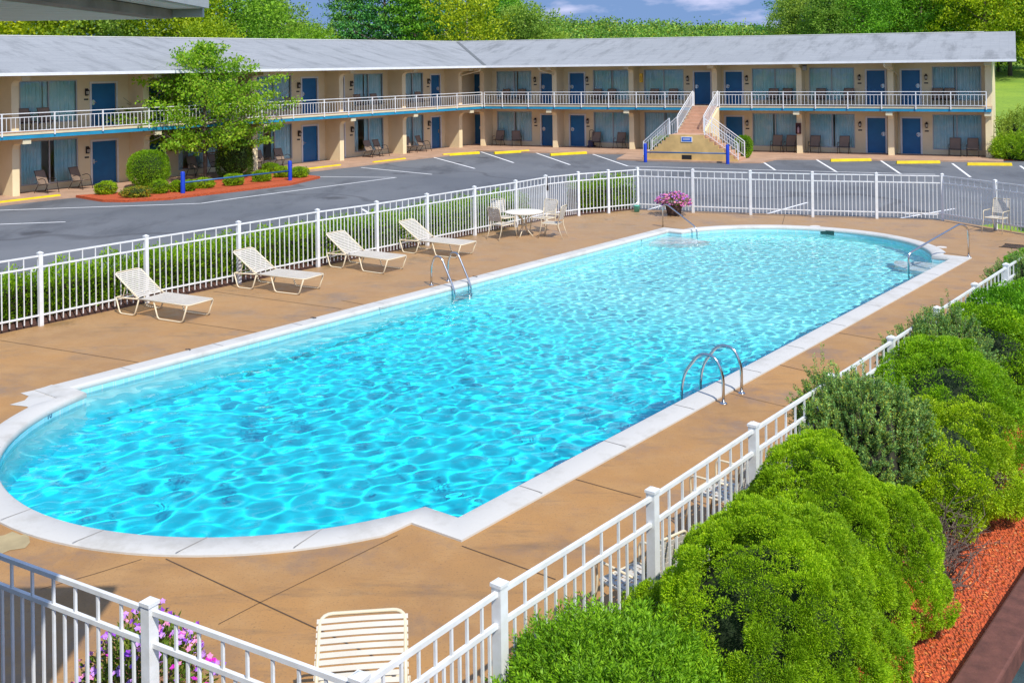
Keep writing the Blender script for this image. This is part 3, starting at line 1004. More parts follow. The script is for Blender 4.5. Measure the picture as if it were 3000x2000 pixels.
    if w == 'R':                                         # gable end wall
        gw = WB(w)
        pts = [(1.15, 5.06), (-5.5, 6.5), (-12, 5.06)]
        n0 = len(gw.v)
        for tt in (TEND[w] - .18, TEND[w]):
            for dd_, zz in [(-12, 0), (-1.22, 0), (-1.22, 5.06)] + [(-1.22, 5.3), (-5.5, 6.5), (-12, 5.06)]:
                gw.v.append(tuple(gw.p(tt, dd_, zz)))
        gw.f += [tuple(range(6)), tuple(range(11, 5, -1))] + [(i, 6 + i, 6 + (i + 1) % 6, (i + 1) % 6) for i in range(6)]; gw.mi += [0] * 8
        clean(wbuild(gw, 'gable_wall', M_WALL))
# valley line on the roof
vl = MB(); kk0, kk1 = kcorner(1.72), kcorner(-5.5)
a, b_ = WP(kk0[0], 1.72, 5.135, 'L'), WP(kk1[0], -5.5, 6.835, 'L')
vl.bar(a, b_, .22, .03); vl.build('valley_flashing', mat('flashing', (.16, .17, .17), .6), motel)
# downspouts
def spout(w, t, zt0=5.0):
    sb = WB(w)
    pts = [sb.p(t - .2, 1.70, 4.98), sb.p(t - .2, 1.6, 4.80), sb.p(t + .22 if w == 'R' else t - .05, -.2, 4.45), sb.p(t + .25 if w == 'R' else t - .05, -.80, 4.25), sb.p(t + .25 if w == 'R' else t - .05, -.80, 2.69)]
    sb.tube(round_path(pts, .12), .042, 8)
    sb.tube([sb.p(t + .25 if w == 'R' else t - .05, -.80, 2.45), sb.p(t + .25 if w == 'R' else t - .05, -.80, .16), sb.p(t + .25 if w == 'R' else t - .05, -.66, .08)], .042, 8)
    wbuild(sb, 'downspout', M_CREAM, smooth=True)
spout('L', 1.95); spout('R', 5.2); spout('R', 24.9)
# balcony railing: posts, rails and balusters, open at the stair head
def railing(w, posts, name='railing'):
    r0 = WB(w)
    z0, zt = 2.62, 3.49
    for t in posts: r0.b(t - .024, t + .024, 1.18, 1.228, z0 - .06, zt - .02)
    for a, b_ in zip(posts, posts[1:]):
        r0.b(a, b_, 1.185, 1.225, zt - .032, zt); r0.b(a + .03, b_ - .03, 1.19, 1.22, zt - .19, zt - .16); r0.b(a + .03, b_ - .03, 1.19, 1.22, z0 + .13, z0 + .16)
        n_ = max(2, round((b_ - a) / .19))
        for i in range(1, n_):
            t = a + (b_ - a) * i / n_
            r0.b(t - .009, t + .009, 1.196, 1.214, z0 + .16, zt - .19)
    return wbuild(r0, name, M_WHITE)
kl, kr = kcorner(1.205)
railing('L', [kl + .1, 3.45, 5.23, 7.03, 8.78, 10.58, 12.37, 14.1, 16.19, 18.2, 20.3, 22.4, 24.5, 26.74, 28.91, 31.11, 33.3, 35.5, 37.7, 39.9, 42.1])
railing('R', [kr + .1, 2.31, 4.07, 5.79, 7.54, 9.26, 10.97, 12.70, 14.40])
railing('R', [15.50, 15.86, 17.68, 19.40, 21.11, 22.80, 24.51, 26.20, 27.88, 29.55])
# ---- the forked stair in front of the balcony
stair = thing('staircase', 'forked concrete staircase with yellow landing wall and white railings up to the balcony', 'staircase', (0, 0, 0))
def sb_build(mb, name, m, **k):
    o = mb.build(name, m, stair, **k); o.matrix_local = WM('R'); return o
M_STEP = mat('step_tan', (.58, .34, .22), .8, .12, 3)
M_YEL = mat('landing_wall', (.66, .44, .17), .75, .12, 1.5)
ZL = 1.37; TA, TB = 14.40, 15.72; LA, LB = 14.40, 16.25; DF = 6.05; DB = 4.4
s1 = WB('R'); nst = 8
for i in range(nst):                                       # centre flight
    z = ZL + (2.68 - ZL) * (i + 1) / nst
    d1 = DB - i * (DB - 1.20) / nst
    d0 = d1 - (DB - 1.20) / nst
    s1.b(TA, TB + .0, d0 - .02, d1, z - .16, z)
    s1.b(TA + .04, TB - .04, d0 - .02, d1 - .02, z - .40, z - .17)
s1.b(LA + .01, LB - .01, DB + .004, DF - .155, ZL - .16, ZL)
sb_build(s1, 'centre_flight', M_STEP)
for sgn, t0, t1 in ((-1, LA, 12.95), (1, LB, 18.0)):
    s2 = WB('R'); nn_ = 7
    for i in range(nn_):
        z = ZL * (nn_ - i) / (nn_ + 1) + .0
        a_ = t0 + (t1 - t0) * i / nn_; b_ = t0 + (t1 - t0) * (i + 1) / nn_
        s2.b(a_, b_ + sgn * .02, DB + .01, DF - .16, z - .15, z)
    sb_build(s2, 'side_flight', M_STEP)
s3 = WB('R')
yl = [(12.95, 0), (12.95, .25)]
for i in range(7): 
    z = ZL * (i + 1) / 8; a_ = 12.95 + (LA - 12.95) * i / 7; yl += [(a_, z), (a_ + (LA - 12.95) / 7, z)]
yl += [(LA, ZL), (LB, ZL)]
for i in range(7):
    z = ZL * (7 - i) / 8; a_ = LB + (18.0 - LB) * i / 7; yl += [(a_, z), (a_ + (18.0 - LB) / 7, z)]
yl += [(18.0, 0)]
def extr(mb, prof, d0, d1):
    n0 = len(mb.v); m_ = len(prof)
    for dd_ in (d0, d1):
        for (t, z) in prof: mb.v.append(tuple(mb.p(t, dd_, z)))
    mb.f += [tuple(n0 + i for i in range(m_)), tuple(n0 + m_ + i for i in reversed(range(m_)))] + [(n0 + i, n0 + m_ + i, n0 + m_ + (i + 1) % m_, n0 + (i + 1) % m_) for i in range(m_)]
    mb.mi += [0] * (m_ + 2)
extr(s3, yl, DF - .15, DF)
extr(s3, yl, DB - .15, DB)
clean(sb_build(s3, 'landing_wall', M_YEL))
s4 = WB('R'); s4.b(TA - .10, TA - .02, 1.2, DB, .0, .01)
# stringer walls of the centre flight
for t in (TA - .12, TB + .0):
    n0 = len(s4.v); prof = [(1.2, 0), (DB - .16, 0), (DB - .16, ZL + .02), (1.2, 2.60)]
    for tt in (t, t + .12):
        for (dd_, z) in prof: s4.v.append(tuple(s4.p(tt, dd_, z)))
    s4.f += [(n0, n0 + 1, n0 + 2, n0 + 3), (n0 + 7, n0 + 6, n0 + 5, n0 + 4)] + [(n0 + i, n0 + 4 + i, n0 + 4 + (i + 1) % 4, n0 + (i + 1) % 4) for i in range(4)]; s4.mi += [0] * 6
clean(sb_build(s4, 'stringer', M_WALL))
sg = WB('R'); ts = WT(2012, 410, 6.05, 'R'); sg.b(ts - .30, ts + .30, DF, DF + .03, 1.00, 1.28)
sgo = sb_build(sg, 'blue_sign', M_TRIM)
sg = WB('R'); sg.b(ts - .26, ts + .26, DF + .03, DF + .036, 1.035, 1.245); s_in = sb_build(sg, 'sign_face', mat('sign_blue', (.01, .13, .60), .4)); s_in.parent = sgo; s_in.matrix_local = Matrix()
sg = WB('R'); 
for zz in (1.17, 1.11): sg.b(ts - .2, ts + .19, DF + .037, DF + .039, zz, zz + .022)
s_in = sb_build(sg, 'sign_lettering', M_TRIM); s_in.parent = sgo; s_in.matrix_local = Matrix()
vg = WB('R'); tv = WT(2012, 465, 6.05, 'R'); vg.b(tv - .26, tv + .26, DF, DF + .012, .10, .32); sb_build(vg, 'vent_opening', M_DARK)
def slope_rail(pa, pb, d, h=.86, name='stair_railing', gap=.17):
    """pa,pb = (t,z) nosing ends on plane d, or ('d') run when d is None"""
    mb = WB('R')
    A, B = mb.p(*pa), mb.p(*pb)
    for f in (h, h - .14, .12): mb.bar(A + Vector((0, 0, f)), B + Vector((0, 0, f)), .035 if f == h else .022, .035 if f == h else .022)
    for P_ in (A, B): mb.bar(P_, P_ + Vector((0, 0, h)), .05, .05)
    n_ = max(2, round((B - A).length / gap))
    for i in range(1, n_):
        P_ = A.lerp(B, i / n_)
        mb.bar(P_ + Vector((0, 0, .12)), P_ + Vector((0, 0, h - .14)), .016, .016)
    return sb_build(mb, name, M_WHITE)
slope_rail((TA - .06, 1.25, 2.66), (TA - .06, DB - .1, ZL + .05), None)
slope_rail((TB + .06, 1.25, 2.66), (TB + .06, DB - .1, ZL + .05), None)
slope_rail((LA - .02, DF - .10, ZL), (12.95, DF - .10, .12), None)
slope_rail((LA - .02, DB + .1, ZL), (12.95, DB + .1, .12), None)
slope_rail((LB + .02, DF - .10, ZL), (18.0, DF - .10, .12), None)
slope_rail((LB + .02, DB + .1, ZL), (18.0, DB + .1, .12), None)
# fire extinguisher cabinets, yellow box and floodlight hung on the fin walls
def cabinet(px, z, w, label):
    t = WT(px, 400, .16, w); p = WP(t, .16, z, w); e, n_, s = WING[w]
    o = thing('fire_extinguisher', label, 'fire extinguisher', p, math.atan2(n_.y, n_.x) + PI / 2, 'fire extinguishers in brown boxes')
    b = MB(); b.box(-.13, .13, -.13, -.12 + .0, -.3, .3); b.box(-.13, .13, -.12, 0, -.3, -.27); b.box(-.13, .13, -.12, 0, .27, .3); b.box(-.13, -.10, -.12, 0, -.27, .27); b.box(.10, .13, -.12, 0, -.27, .27)
    b = MB(); b.box(-.14, .14, -.03, 0, -.3, .3); b.box(-.14, .14, -.14, -.03, -.3, -.27); b.box(-.14, .14, -.14, -.03, .27, .3); b.box(-.14, -.11, -.14, -.03, -.27, .27); b.box(.11, .14, -.14, -.03, -.27, .27)
    b.build('box', mat('cabinet_brown', (.10, .02, .015), .5), o)
    c = MB(); c.lathe([(.055, -.24), (.06, -.22), (.06, .02), (.03, .07), (.02, .10)], 12, Matrix.Translation((0, -.09, 0)))
    c.build('bottle', mat('ext_red', (.55, .3, .28), .35), o, smooth=True)
    c = MB(); c.box(-.03, .03, -.12, -.06, .10, .15); c.build('valve', M_LAMPB, o)
cabinet(2340, 1.42, 'R', 'fire extinguisher in a brown box on the ground floor fin wall right of the stairs')
t = WT(1368, 350, -.95, 'R')
e, n_, s = WING['R']
o = thing('fire_extinguisher', 'fire extinguisher on a wooden board in the corner recess where the two wings meet', 'fire extinguisher', WP(t, -.9, 1.62, 'R'), math.atan2(n_.y, n_.x) + PI / 2, 'fire extinguishers in brown boxes')
b = MB(); b.box(-.18, .18, -.02, 0, -.32, .32); b.build('board', mat('board', (.35, .16, .06), .6), o)
b = MB(); b.lathe([(.055, -.2), (.06, -.18), (.06, .06), (.03, .12), (.02, .15)], 12, Matrix.Translation((0, -.08, 0))); b.build('bottle', mat('ext_amber', (.45, .22, .05), .35), o, smooth=True)
p = WP(WT(1866, 235, .16, 'R') + .25, .05, 4.27, 'R')
o = thing('alarm_box', 'yellow upright box mounted on an upper floor fin wall left of the stairs', 'alarm box', p, math.atan2(n_.y, n_.x) + PI / 2)
b = MB(); b.box(-.09, .09, -.16, 0, -.26, .26); b.build('housing', mat('yellow_box', (.75, .45, .01), .45), o, bevel=.02)
b = MB(); b.box(-.05, .05, -.175, -.16, -.18, .1); b.build('cover', mat('yellow_box2', (.62, .36, .01), .4), o)
p = WP(WT(2358, 200, .1, 'R'), .1, 4.78, 'R')
o = thing('floodlight', 'small grey floodlight under the eave at the fin wall right of the stairs', 'floodlight', p, math.atan2(n_.y, n_.x) + PI / 2)
b = MB(); b.box(-.11, .11, -.14, .02, -.16, .10); b.build('housing', mat('flood_grey', (.34, .36, .38), .5), o, bevel=.02)
b = MB(); b.box(-.12, .12, -.16, .03, .10, .15); b.build('hood', M_LAMPB, o)
# walkway in front of the rooms, a step above the asphalt
poly = [WP(t, d, 0, w).xy for w, t, d in [('L', 43, -1.3), ('L', 43, 2.2), ('L', 29.1, 2.1), ('L', 26.5, 2.55), ('L', 13.2, 2.8), ('L', 7.5, 2.75), ('L', 3.9, 3.0)]]
poly += [WP(t, d, 0, 'R').xy for t, d in [(1.6, 3.3), (5.13, 3.42), (8.9, 3.05), (10.9, 2.75), (11.5, 6.2), (13.0, 6.35), (17.85, 6.2), (19.14, 5.8), (19.48, 3.7), (21.49, 3.06), (24.9, 2.63), (29.66, 2.0), (30.3, 1.95), (30.3, -1.3)]]
kk = kcorner(-1.3)
poly += [WP(kk[1], -1.3, 0, 'R').xy]
M_WALK = M_SALM
struct(sheet('walkway', [tuple(p) for p in poly], .05, M_WALK, thick=.09))

# ------------------------------------------------------------------ fences
M_FENCE = mat('fence_white', (.78, .80, .82), .38, .05, 5, c2=(.66, .67, .66), detail=8)
M_VINYL = mat('vinyl_strap', (.60, .56, .49), .45, .06)
M_FRAME = mat('cream_frame', (.72, .62, .44), .35, .05)
def fence_run(name, label, pts, cat='fence', ends=(True, True), hgt=1.5):
    root = thing(name, label, cat, (pts[0][0], pts[0][1], 0), 0)
    o = Vector((pts[0][0], pts[0][1], 0))
    pr = None
    for i, p in enumerate(pts):
        if (i == 0 and not ends[0]) or (i == len(pts) - 1 and not ends[1]): continue
        q = pts[min(i + 1, len(pts) - 1)]; r = pts[max(i - 1, 0)]
        an = math.atan2(q[1] - r[1], q[0] - r[0])
        mb = MB(); w = .042
        mb.box(-w, w, -w, w, 0, hgt - .03); mb.box(-w - .008, w + .008, -w - .008, w + .008, hgt - .03, hgt - .005)
        mb.add([(-w, -w, hgt - .005), (w, -w, hgt - .005), (w, w, hgt - .005), (-w, w, hgt - .005), (0, 0, hgt + .02)], [(0, 1, 4), (1, 2, 4), (2, 3, 4), (3, 0, 4)])
        if pr is None:
            pr = mb.build('post', M_FENCE, root).data
            po = root.children[0]
        else: po = link_obj('post', pr, root)
        po.location = Vector((p[0], p[1], 0)) - o; po.rotation_euler = (0, 0, an)
    for p, q in zip(pts, pts[1:]):
        L_ = math.hypot(q[0] - p[0], q[1] - p[1]) - .084
        an = math.atan2(q[1] - p[1], q[0] - p[0])
        mb = MB(); zt, zm, zb = hgt - .075, hgt - .30, .22
        for z, hh in ((zt, .034), (zm, .034), (zb, .034)):
            mb.box(0, L_, -.016, .016, z - hh / 2, z + hh / 2)
        n_ = 16 if L_ > 1.3 else max(6, int(L_ / .125))
        for i in range(1, n_):
            x = L_ * i / n_
            top = zt - .017 if i % 2 == 0 else zm - .017
            mb.box(x - .0095, x + .0095, -.0095, .0095, .07, zb - .017)
            mb.box(x - .0095, x + .0095, -.0095, .0095, zb + .017, zm - .017)
            if i % 2 == 0: mb.box(x - .0095, x + .0095, -.0095, .0095, zm + .017, zt - .017)
        po = mb.build('panel', M_FENCE, root)
        d = Vector((math.cos(an), math.sin(an), 0))
        po.location = Vector((p[0], p[1], 0)) - o + d * .042; po.rotation_euler = (0, 0, an)
    return root
fence_run('picket_fence', 'white metal picket fence along the hedge on the car park side of the pool', FENCE_L)
fence_run('picket_fence', 'short piece of white picket fence between the gate and the far corner post', FENCE_F1)
fence_run('picket_fence', 'white picket fence across the far end of the pool behind the flower barrel', FENCE_F2, ends=(False, True))
fence_run('picket_fence', 'white picket fence in shade behind the lone patio chair at far right', FENCE_F3, ends=(False, False))
fence_run('picket_fence', 'white picket fence on the right of the pool beside the evergreen shrubs', FENCE_R, ends=(False, True))
fence_run('picket_fence', 'white picket fence in the near foreground in front of the petunias', FENCE_E, ends=(True, False))
gt = fence_run('fence_gate', 'white picket gate in the far corner near the round table', FENCE_G, 'gate', ends=(False, False))
lt = MB(); lt.box(.02, .10, -.03, .03, 1.0, 1.16); lt.tube([(.06, 0, 1.16), (.06, 0, 1.45)], .012, 6); lt.build('latch', M_LAMPB, gt)

# ------------------------------------------------------------------ pool ladders and rails
def rail_thing(name, label, parts, cat, group=None, nmp='rail'):
    o0 = Vector(parts[0][0][0]); o0.z = 0
    root = thing(name, label, cat, o0, 0, group)
    for pts, r in parts:
        mb = MB(); mb.tube([Vector(p) - o0 for p in round_path(pts, .16, 7)], r, 12)
        mb.build(nmp, M_METAL, root, smooth=True)
    return root, o0
def esc(root, o0, pts):
    for p in pts:
        q = Vector(p) - o0
        mb = MB(); mb.lathe([(.02, .028), (.028, .026), (.055, .010), (.062, 0)][::-1], 16, Matrix.Translation((q.x, q.y, .0)))
        mb.build('base_flange', M_METAL, root, smooth=True)
# near right ladder
rs = []
for s_ in (5.50, 6.12):
    rs.append(([pw(s_, -.56, 0), pw(s_, -.56, .44), pw(s_, -.42, .70), pw(s_, -.16, .70), pw(s_, .10, .36), pw(s_, .16, .1), pw(s_, .16, -.9)], .024))
r0, o0 = rail_thing('pool_ladder', 'steel pool ladder with two arched rails at the near right edge of the pool', rs, 'pool ladder')
esc(r0, o0, [pw(5.50, -.56), pw(6.12, -.56)])
rs = []
wL = PW
for s_ in (9.36, 9.95):
    rs.append(([pw(s_, wL + .62, 0), pw(s_, wL + .62, .46), pw(s_, wL + .50, .70), pw(s_, wL + .30, .70), pw(s_, wL - .02, .12), pw(s_, wL - .10, -.05), pw(s_, wL - .10, -.95)], .024))
r1, o1 = rail_thing('pool_ladder', 'steel pool ladder with treads on the left edge near the loungers', rs, 'pool ladder')
esc(r1, o1, [pw(9.36, wL + .62), pw(9.95, wL + .62)])
for z in (-.22, -.46, -.72):
    mb = MB(); a, b_ = pw(9.36, wL - .10, z) - o1, pw(9.95, wL - .10, z) - o1
    mb.bar(a, b_, .09, .03); mb.build('tread', mat('tread', (.45, .6, .62), .4), r1)
for z in (-.22, -.46):
    mb = MB(); a, b_ = pw(5.50, .16, z) - o0, pw(6.12, .16, z) - o0
    mb.bar(a, b_, .09, .03); mb.build('tread', mat('tread', (.45, .6, .62), .4), r0)
# slanting hand rails at the shallow steps
f0 = G(1942, 665); e0 = G(2041, 668, .12); e0 = Vector((e0.x, e0.y, 0))
r2, o2 = rail_thing('hand_rail', 'slanting steel hand rail at the far left pool steps before the flower barrel', [([f0, f0 + Vector((0, 0, .68)), f0 + Vector((.12, -.1, .72)), e0 + Vector((0, 0, .12)), e0 + Vector((.02, -.02, -.5))], .022)], 'hand rail')
f1 = G(2838, 752); e1 = G(2661, 737, .45); e1 = Vector((e1.x, e1.y, 0))
d_ = (e1 - f1)
r3, o3 = rail_thing('hand_rail', 'slanting steel hand rail over the curved steps at the far right pool corner', [([f1, f1 + Vector((0, 0, .74)), f1 + d_ * .14 + Vector((0, 0, .90)), e1 + Vector((0, 0, .40)), e1 + Vector((0, 0, -.40))], .024)], 'hand rail')
esc(r3, o3, [f1])

# ------------------------------------------------------------------ strap furniture
def strap_loungers():
    """chaise: origin under the middle, head at -x, foot at +x"""
    root = thing('chaise_longue', 'x', 'lounger')
    W2 = .32; zs = .35; xh = -.28; L2 = 1.02; bl = .80; ang = math.radians(34)
    hx, hz = xh - bl * math.cos(ang), zs + bl * math.sin(ang)
    mb = MB()
    mb.tube(round_path([(xh, -W2, zs), (L2, -W2, zs), (L2, W2, zs), (xh, W2, zs), (xh - .62, W2, zs - .03), (xh - .62, -W2, zs - .03), (xh, -W2, zs)], .08), .0145, 8)
    mb.build('seat_frame', M_FRAME, root, smooth=True)
    mb = MB(); mb.tube(round_path([(xh, -W2 + .02, zs), (hx, -W2 + .02, hz), (hx, W2 - .02, hz), (xh, W2 - .02, zs)], .09), .0145, 8)
    mb.build('back_frame', M_FRAME, root, smooth=True)
    for x0, x1 in ((xh - .60, xh + .02), (xh + .42, L2 - .03)):
        for y in (-W2, W2):
            mb = MB(); mb.tube(round_path([(x0, y, zs - .02), (x0 + .10, y, .015), (x1 - .12, y, .015), (x1, y, zs - .01)], .07), .0145, 8)
            mb.build('leg', M_FRAME, root, smooth=True)
    mb = MB(); mb.tube([(hx + .3, -W2 + .02, hz - .24), (xh - .45, -W2 + .02, zs - .05), (xh - .45, W2 - .02, zs - .05), (hx + .3, W2 - .02, hz - .24)], .009, 6)
    mb.build('prop', M_FRAME, root)
    def straps(A, B, n_, name):
        mb = MB(); d = (B - A); un = Vector((-d.z, 0, d.x)).normalized()
        for i in range(n_):
            c = A + d * ((i + .5) / n_); hw = d.length / n_ * .36; dn = d.normalized()
            prof = []
            for k in range(9):
                y = -W2 + 2 * W2 * k / 8; sag = -.012 * (1 - (2 * k / 8 - 1) ** 2)
                prof.append(c + Vector((0, y, 0)) + un * (.015 + sag))
            vs = []
            for p in prof: vs += [p - dn * hw, p + dn * hw, p + dn * hw - un * .004, p - dn * hw - un * .004]
            fs = []
            for k in range(8):
                a, b_ = 4 * k, 4 * k + 4
                for j in range(4): fs.append((a + j, a + (j + 1) % 4, b_ + (j + 1) % 4, b_ + j))
            fs += [(3, 2, 1, 0), (32, 33, 34, 35)]
            mb.add(vs, fs)
        mb.build(name, M_VINYL, root, smooth=False)
    straps(Vector((xh + .03, 0, zs)), Vector((L2 - .03, 0, zs)), 25, 'seat')
    straps(Vector((xh - .03, 0, zs + .02)), Vector((hx + .04, 0, hz)), 15, 'backrest')
    return root
ang_p = math.atan2(-.617, .787)
proto = strap_loungers()
GL = 'cream strap loungers in a row along the hedge'
def place_lounger(first, hinge_px, foot_px, label):
    h, f = G(*hinge_px, .36), G(*foot_px, .36)
    return h, f
LNG = [((384, 883), (531, 895), (636, 875), 'cream strap lounger nearest the camera, wet and facing the pool, leftmost of the row'),
       ((758, 810), (870, 817), (966, 806), 'cream strap lounger second from the left in the row by the hedge'),
       ((1025, 748), (1125, 759), (1188, 755), 'cream strap lounger third from the left, behind the pool ladder side'),
       ((1228, 708), (1340, 717), (1390, 710), 'cream strap lounger farthest right in the row, next to the round table')]
for i, (h, fn, ff, lab) in enumerate(LNG):
    ph, pn, pf = G(*h, .36), G(*fn, .36), G(*ff, .36)
    d = Vector((pn.x - ph.x, pn.y - ph.y)); an = math.atan2(d.y, d.x)
    an = (an + ang_p * 1.0) / 2
    ax = Vector((math.cos(an), math.sin(an))); lf = Vector((-ax.y, ax.x))
    fc = Vector(((pn.x + pf.x) / 2, (pn.y + pf.y) / 2))
    near = Vector((pn.x, pn.y)) + lf * .32
    c = (fc * .5 + near * .5) - ax * 1.0
    if i == 0:
        o = proto; o.scale = (1.12, 1.12, 1.06); o.location = (c.x, c.y, 0); o.rotation_euler = (0, 0, an); o['label'] = lab; o['group'] = GL
    else: dup(proto, (c.x, c.y, 0), an, lab, GL)
# near lounger at the bottom edge
tp = G(1062, 1796, .86)
an = math.radians(-84)
ax = Vector((math.cos(an), math.sin(an)))
dup(proto, (tp.x + ax.x * 1.0, tp.y + ax.y * 1.0, 0), an, 'cream strap lounger seen from above at the bottom edge beside the near fence corner', None)
# patio chairs
def strap_chair():
    root = thing('patio_chair', 'x', 'chair')
    mb = MB()                                   # seat ring
    mb.tube(round_path([(-.24, -.24, .42), (.25, -.26, .44), (.25, .26, .44), (-.24, .24, .42), (-.24, -.24, .42)], .05), .0125, 8)
    mb.build('seat_frame', M_FRAME, root, smooth=True)
    for y in (-1, 1):
        mb = MB(); mb.tube(round_path([(.34, y * .30, 0), (.24, y * .28, .42), (.25, y * .29, .64), (-.22, y * .29, .64)], .08), .0125, 8)
        mb.build('front_leg', M_FRAME, root, smooth=True)
        mb = MB(); mb.tube(round_path([(-.40, y * .25, 0), (-.25, y * .24, .40), (-.30, y * .24, .70)], .2), .0125, 8)
        mb.build('rear_leg', M_FRAME, root, smooth=True)
    mb = MB(); mb.tube(round_path([(-.27, -.24, .52), (-.38, -.25, .96), (-.38, .25, .96), (-.27, .24, .52)], .06), .0125, 8)
    mb.build('back_frame', M_FRAME, root, smooth=True)
    mb = MB()
    for i in range(8):
        x = -.20 + .425 * i / 7; mb.box(x - .022, x + .022, -.25, .25, .435, .442)
    for i in range(6):
        y = -.20 + .08 * i; mb.box(-.24, .25, y - .02, y + .02, .444, .449)
    mb.build('seat', M_VINYL, root)
    mb = MB()
    for i in range(7):
        t = .10 + .75 * i / 6; c = Vector((-.27 - .11 * t, 0, .52 + .44 * t)); u = Vector((-.11, 0, .44)).normalized()
        mb.bar(c - Vector((0, .25, 0)), c + Vector((0, .25, 0)), .006, .045, up=u)
    for i in range(6):
        y = -.18 + .072 * i; mb.bar((-.272, y, .54), (-.378, y, .95), .028, .005, up=Vector((1, 0, .2)))
    mb.build('backrest', M_VINYL, root)
    return root
pch = strap_chair()
TC = G(1536, 694); TC = Vector((.30, 32.0, 0))
tbl = thing('patio_table', 'round white patio table with cream legs between four strap chairs', 'table', TC)
mb = MB(); mb.lathe([(.0, .70), (.55, .70), (.58, .71), (.585, .735), (.56, .745), (0, .745)], 40); mb.build('tabletop', mat('table_white', (.82, .78, .68), .5, .08), tbl, smooth=True)
bpy.data.objects['tabletop'].modifiers.new('e', 'EDGE_SPLIT')
for k in range(4):
    a = PI / 4 + k * PI / 2 + .3
    mb = MB(); mb.tube(round_path([(.30 * math.cos(a), .30 * math.sin(a), 0), (.06 * math.cos(a), .06 * math.sin(a), .25), (.06 * math.cos(a), .06 * math.sin(a), .5), (.34 * math.cos(a), .34 * math.sin(a), .70)], .15), .016, 8)
    mb.build('leg', M_FRAME, tbl, smooth=True)
mb = MB(); mb.lathe([(.07, .30), (.09, .31), (.09, .33), (.07, .34)], 16); mb.build('leg_ring', M_FRAME, tbl)
GC = 'cream strap chairs round the table'
spots = [(-.62, 1.00, 'back left cream strap chair at the round table, against the fence'), (-.66, -.42, 'cream strap chair front left of the round table with its back to the camera'),
         (.62, .72, 'cream strap chair behind the round table under the gate post'), (.84, -.32, 'cream strap chair on the right side of the round table')]
for i, (dx, dy, lab) in enumerate(spots):
    an = math.atan2(-dy, -dx)
    if i == 1: an += .25
    loc = (TC.x + dx, TC.y + dy, 0)
    if i == 0: pch.location = loc; pch.rotation_euler = (0, 0, an); pch['label'] = lab; pch['group'] = GC
    else: dup(pch, loc, an, lab, GC)
q = G(2930, 685)
dup(pch, (q.x + .05, q.y + .32, 0), math.radians(222), 'lone cream strap chair on the deck corner by the far right fence', None)
q = G(1868, 1706, .42); dup(pch, (q.x, q.y, 0), math.radians(130), 'cream strap chair glimpsed through the right fence beside the big shrub', None)
q = G(2150, 1440, .42); dup(pch, (q.x - .12, q.y, 0), math.radians(140), 'cream strap chair mostly hidden by shrubs behind the right fence', None)

# ------------------------------------------------------------------ brown sling chairs of the motel
def sling_chair():
    root = thing('sling_chair', 'x', 'chair')
    M_SL = mat('brown_sling', (.27, .19, .135), .7, .10); M_FR = mat('bronze_frame', (.03, .02, .018), .4)
    for y in (-1, 1):
        y *= .29
        mb = MB(); mb.tube(round_path([(.34, y, 0), (.24, y, .38), (.20, y, .56), (.02, y, .63), (-.22, y, .56)], .12), .015, 6); mb.build('armrest', M_FR, root, smooth=True)
        mb = MB(); mb.tube([(-.46, y * .95, 0), (-.20, y * .95, .40)], .015, 6); mb.build('rear_leg', M_FR, root, smooth=True)
    mb = MB()
    for y in (-.26, .26): mb.tube(round_path([(.30, y, .40), (-.22, y, .34), (-.48, y, .93)], .06), .014, 6)
    for a in ((.30, .40), (-.20, .33), (-.47, .92)): mb.tube([(a[0], -.26, a[1]), (a[0], .26, a[1])], .012, 6)
    mb.build('frame', M_FR, root, smooth=True)
    mb = MB(); mb.bar((-.20, 0, .355), (.30, 0, .412), .51, .012); mb.build('seat', M_SL, root)
    mb = MB(); mb.bar((-.225, 0, .36), (-.475, 0, .935), .51, .012, up=Vector((1, 0, 0))); mb.build('backrest', M_SL, root)
    return root
sch = sling_chair()
